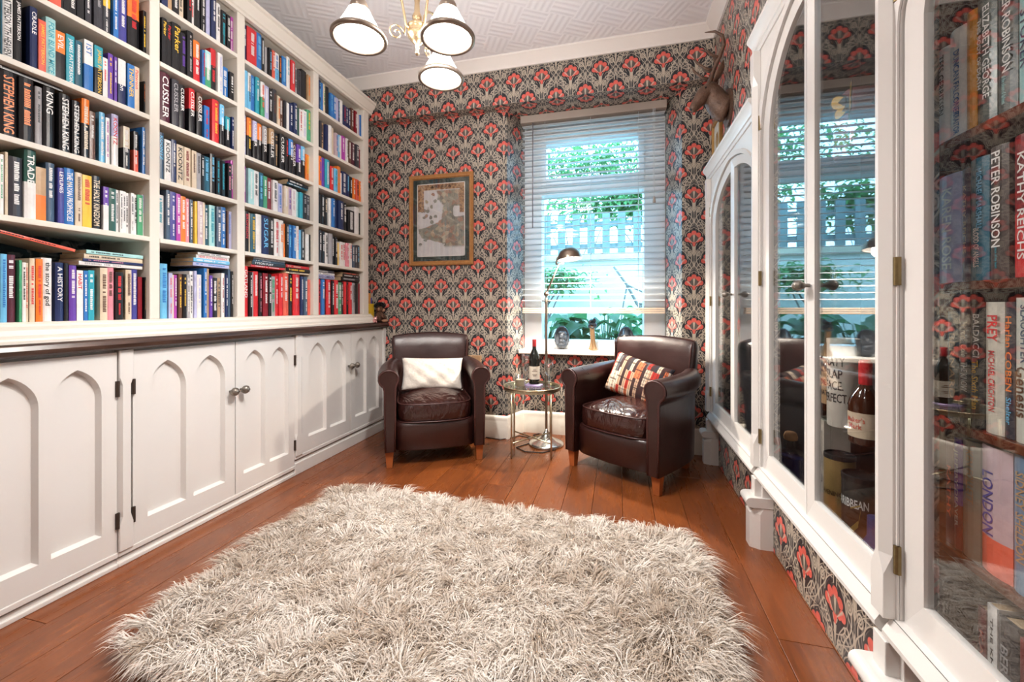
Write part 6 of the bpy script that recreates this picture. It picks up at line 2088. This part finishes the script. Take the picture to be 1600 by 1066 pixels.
# ------------------------------------------------------------------ end of the worktop: binders, plush monkey, piglet
tag(obj('ring_binder', MB().box(-0.16, 0.0, -0.022, 0.022, 0, 0.30), simple('blue_grey_binder', (0.16, 0.20, 0.33), 0.5), bevel=0.003), 'blue grey ring binder standing between the bookcase and the wall', 'binder').location = (-1.955, 2.915, 0.8825)
tag(obj('box_file', MB().box(-0.16, 0.0, -0.014, 0.014, 0, 0.235), simple('orange_file', (0.62, 0.28, 0.06), 0.5), bevel=0.002), 'orange box file standing beside the blue grey binder', 'box file').location = (-1.945, 2.955, 0.8825)
tag(obj('folder', MB().box(-0.15, 0.0, -0.010, 0.010, 0, 0.20), simple('blue_folder', (0.02, 0.06, 0.42), 0.4), bevel=0.002), 'narrow bright blue folder against the papered wall', 'folder').location = (-1.955, 2.99, 0.8825)
tag(obj('folder', MB().box(-0.02, 0.0, -0.05, 0.05, 0, 0.15), simple('yellow_folder', (0.75, 0.48, 0.03), 0.5), bevel=0.002), 'small yellow folder leaning in front of the box file', 'folder').location = (-1.918, 2.925, 0.8825)
mk = thing('toy_monkey', 'small brown toy monkey with shaggy black hair on the worktop end', 'toy', (-1.872, 2.985, 0.8825), R(20))


def ellip(mb, c_, r_, n_=14, m_=9):
    mb.loops([[(c_[0] + r_[0] * math.sin(PI * i / m_) * math.cos(2 * PI * j / n_), c_[1] + r_[1] * math.sin(PI * i / m_) * math.sin(2 * PI * j / n_), c_[2] + r_[2] * math.cos(PI * i / m_)) for j in range(n_)] for i in range(m_ + 1)])
    return mb


br, tanm = simple('brown_plush', (0.10, 0.045, 0.025), 0.9, bmp=0.8, bscale=150), simple('tan_plush', (0.38, 0.20, 0.12), 0.9)
obj('body', ellip(MB(), (0, 0, 0.045), (0.036, 0.04, 0.045)), br, mk, smooth=True)
obj('head', ellip(MB(), (0, 0, 0.105), (0.034, 0.036, 0.034)), br, mk, smooth=True)
obj('muzzle', ellip(MB(), (0.026, 0, 0.097), (0.018, 0.022, 0.016)), tanm, mk, smooth=True)
for s_ in (-1, 1):
    obj('eye', ellip(MB(), (0.031, s_ * 0.012, 0.117), (0.004, 0.004, 0.004)), M['black'], mk, smooth=True)
    obj('ear', ellip(MB(), (0.0, s_ * 0.04, 0.105), (0.008, 0.012, 0.014)), tanm, mk, smooth=True)
    obj('arm', MB().tube([(0.01, s_ * 0.034, 0.07), (0.03, s_ * 0.044, 0.045), (0.04, s_ * 0.03, 0.03)], [0.012, 0.011, 0.010], 8), br, mk, smooth=True)
    obj('foot', ellip(MB(), (0.04, s_ * 0.028, 0.012), (0.022, 0.013, 0.012)), tanm, mk, smooth=True)
hr_ = MB()
r3 = random.Random(2)
for k in range(130):
    a, ph = r3.uniform(0, 2 * PI), r3.uniform(0, 1.25)
    d_ = Vector((math.sin(ph) * math.cos(a), math.sin(ph) * math.sin(a), math.cos(ph)))
    p_ = Vector((0, 0, 0.108)) + d_ * 0.03
    hr_.tube([p_, p_ + d_ * 0.02 + Vector((0, 0, 0.004)), p_ + d_ * 0.03 + Vector((r3.uniform(-.01, .01), r3.uniform(-.01, .01), -0.004))], [0.003, 0.0025, 0.0006], 4)
h0 = obj('hair', hr_, M['black'], mk)
h0['kind'] = 'stuff'
pg = thing('toy_piglet', 'tiny pink piglet toy on the worktop by the bookcase end', 'toy', (-1.842, 2.865, 0.8825), R(-40))
pk = simple('pink_toy', (0.72, 0.36, 0.34), 0.5)
obj('body', ellip(MB(), (0, 0, 0.018), (0.02, 0.016, 0.016)), pk, pg, smooth=True)
obj('head', ellip(MB(), (0.016, 0, 0.032), (0.014, 0.014, 0.013)), pk, pg, smooth=True)
obj('snout', MB().tube([(0.026, 0, 0.030), (0.034, 0, 0.029)], 0.005, 10), pk, pg, smooth=True)
for s_ in (-1, 1):
    obj('ear', MB().tube([(0.014, s_ * 0.009, 0.042), (0.015, s_ * 0.012, 0.052)], [0.004, 0.001], 6), pk, pg, smooth=True)
    for x_ in (-0.011, 0.011):
        obj('leg', MB().tube([(x_, s_ * 0.009, 0.0), (x_, s_ * 0.009, 0.012)], 0.0045, 8), pk, pg, smooth=True)

# cardboard panel leaning on the wall behind the armchair
cb = tag(obj('cardboard_box', MB().box(-0.085, 0.085, -0.012, 0.012, 0, 0.63), M['cardboard'], bevel=0.002), 'flat brown cardboard box leaning on the wall behind the armchair', 'box')
obj('packing_tape', MB().box(-0.012, 0.012, -0.0126, 0.0124, 0.002, 0.632), simple('pale_tape', (0.52, 0.36, 0.22), 0.35), cb)
cb.location = (-1.105, 3.005, 0.001); cb.rotation_euler = (R(-2), 0, 0)
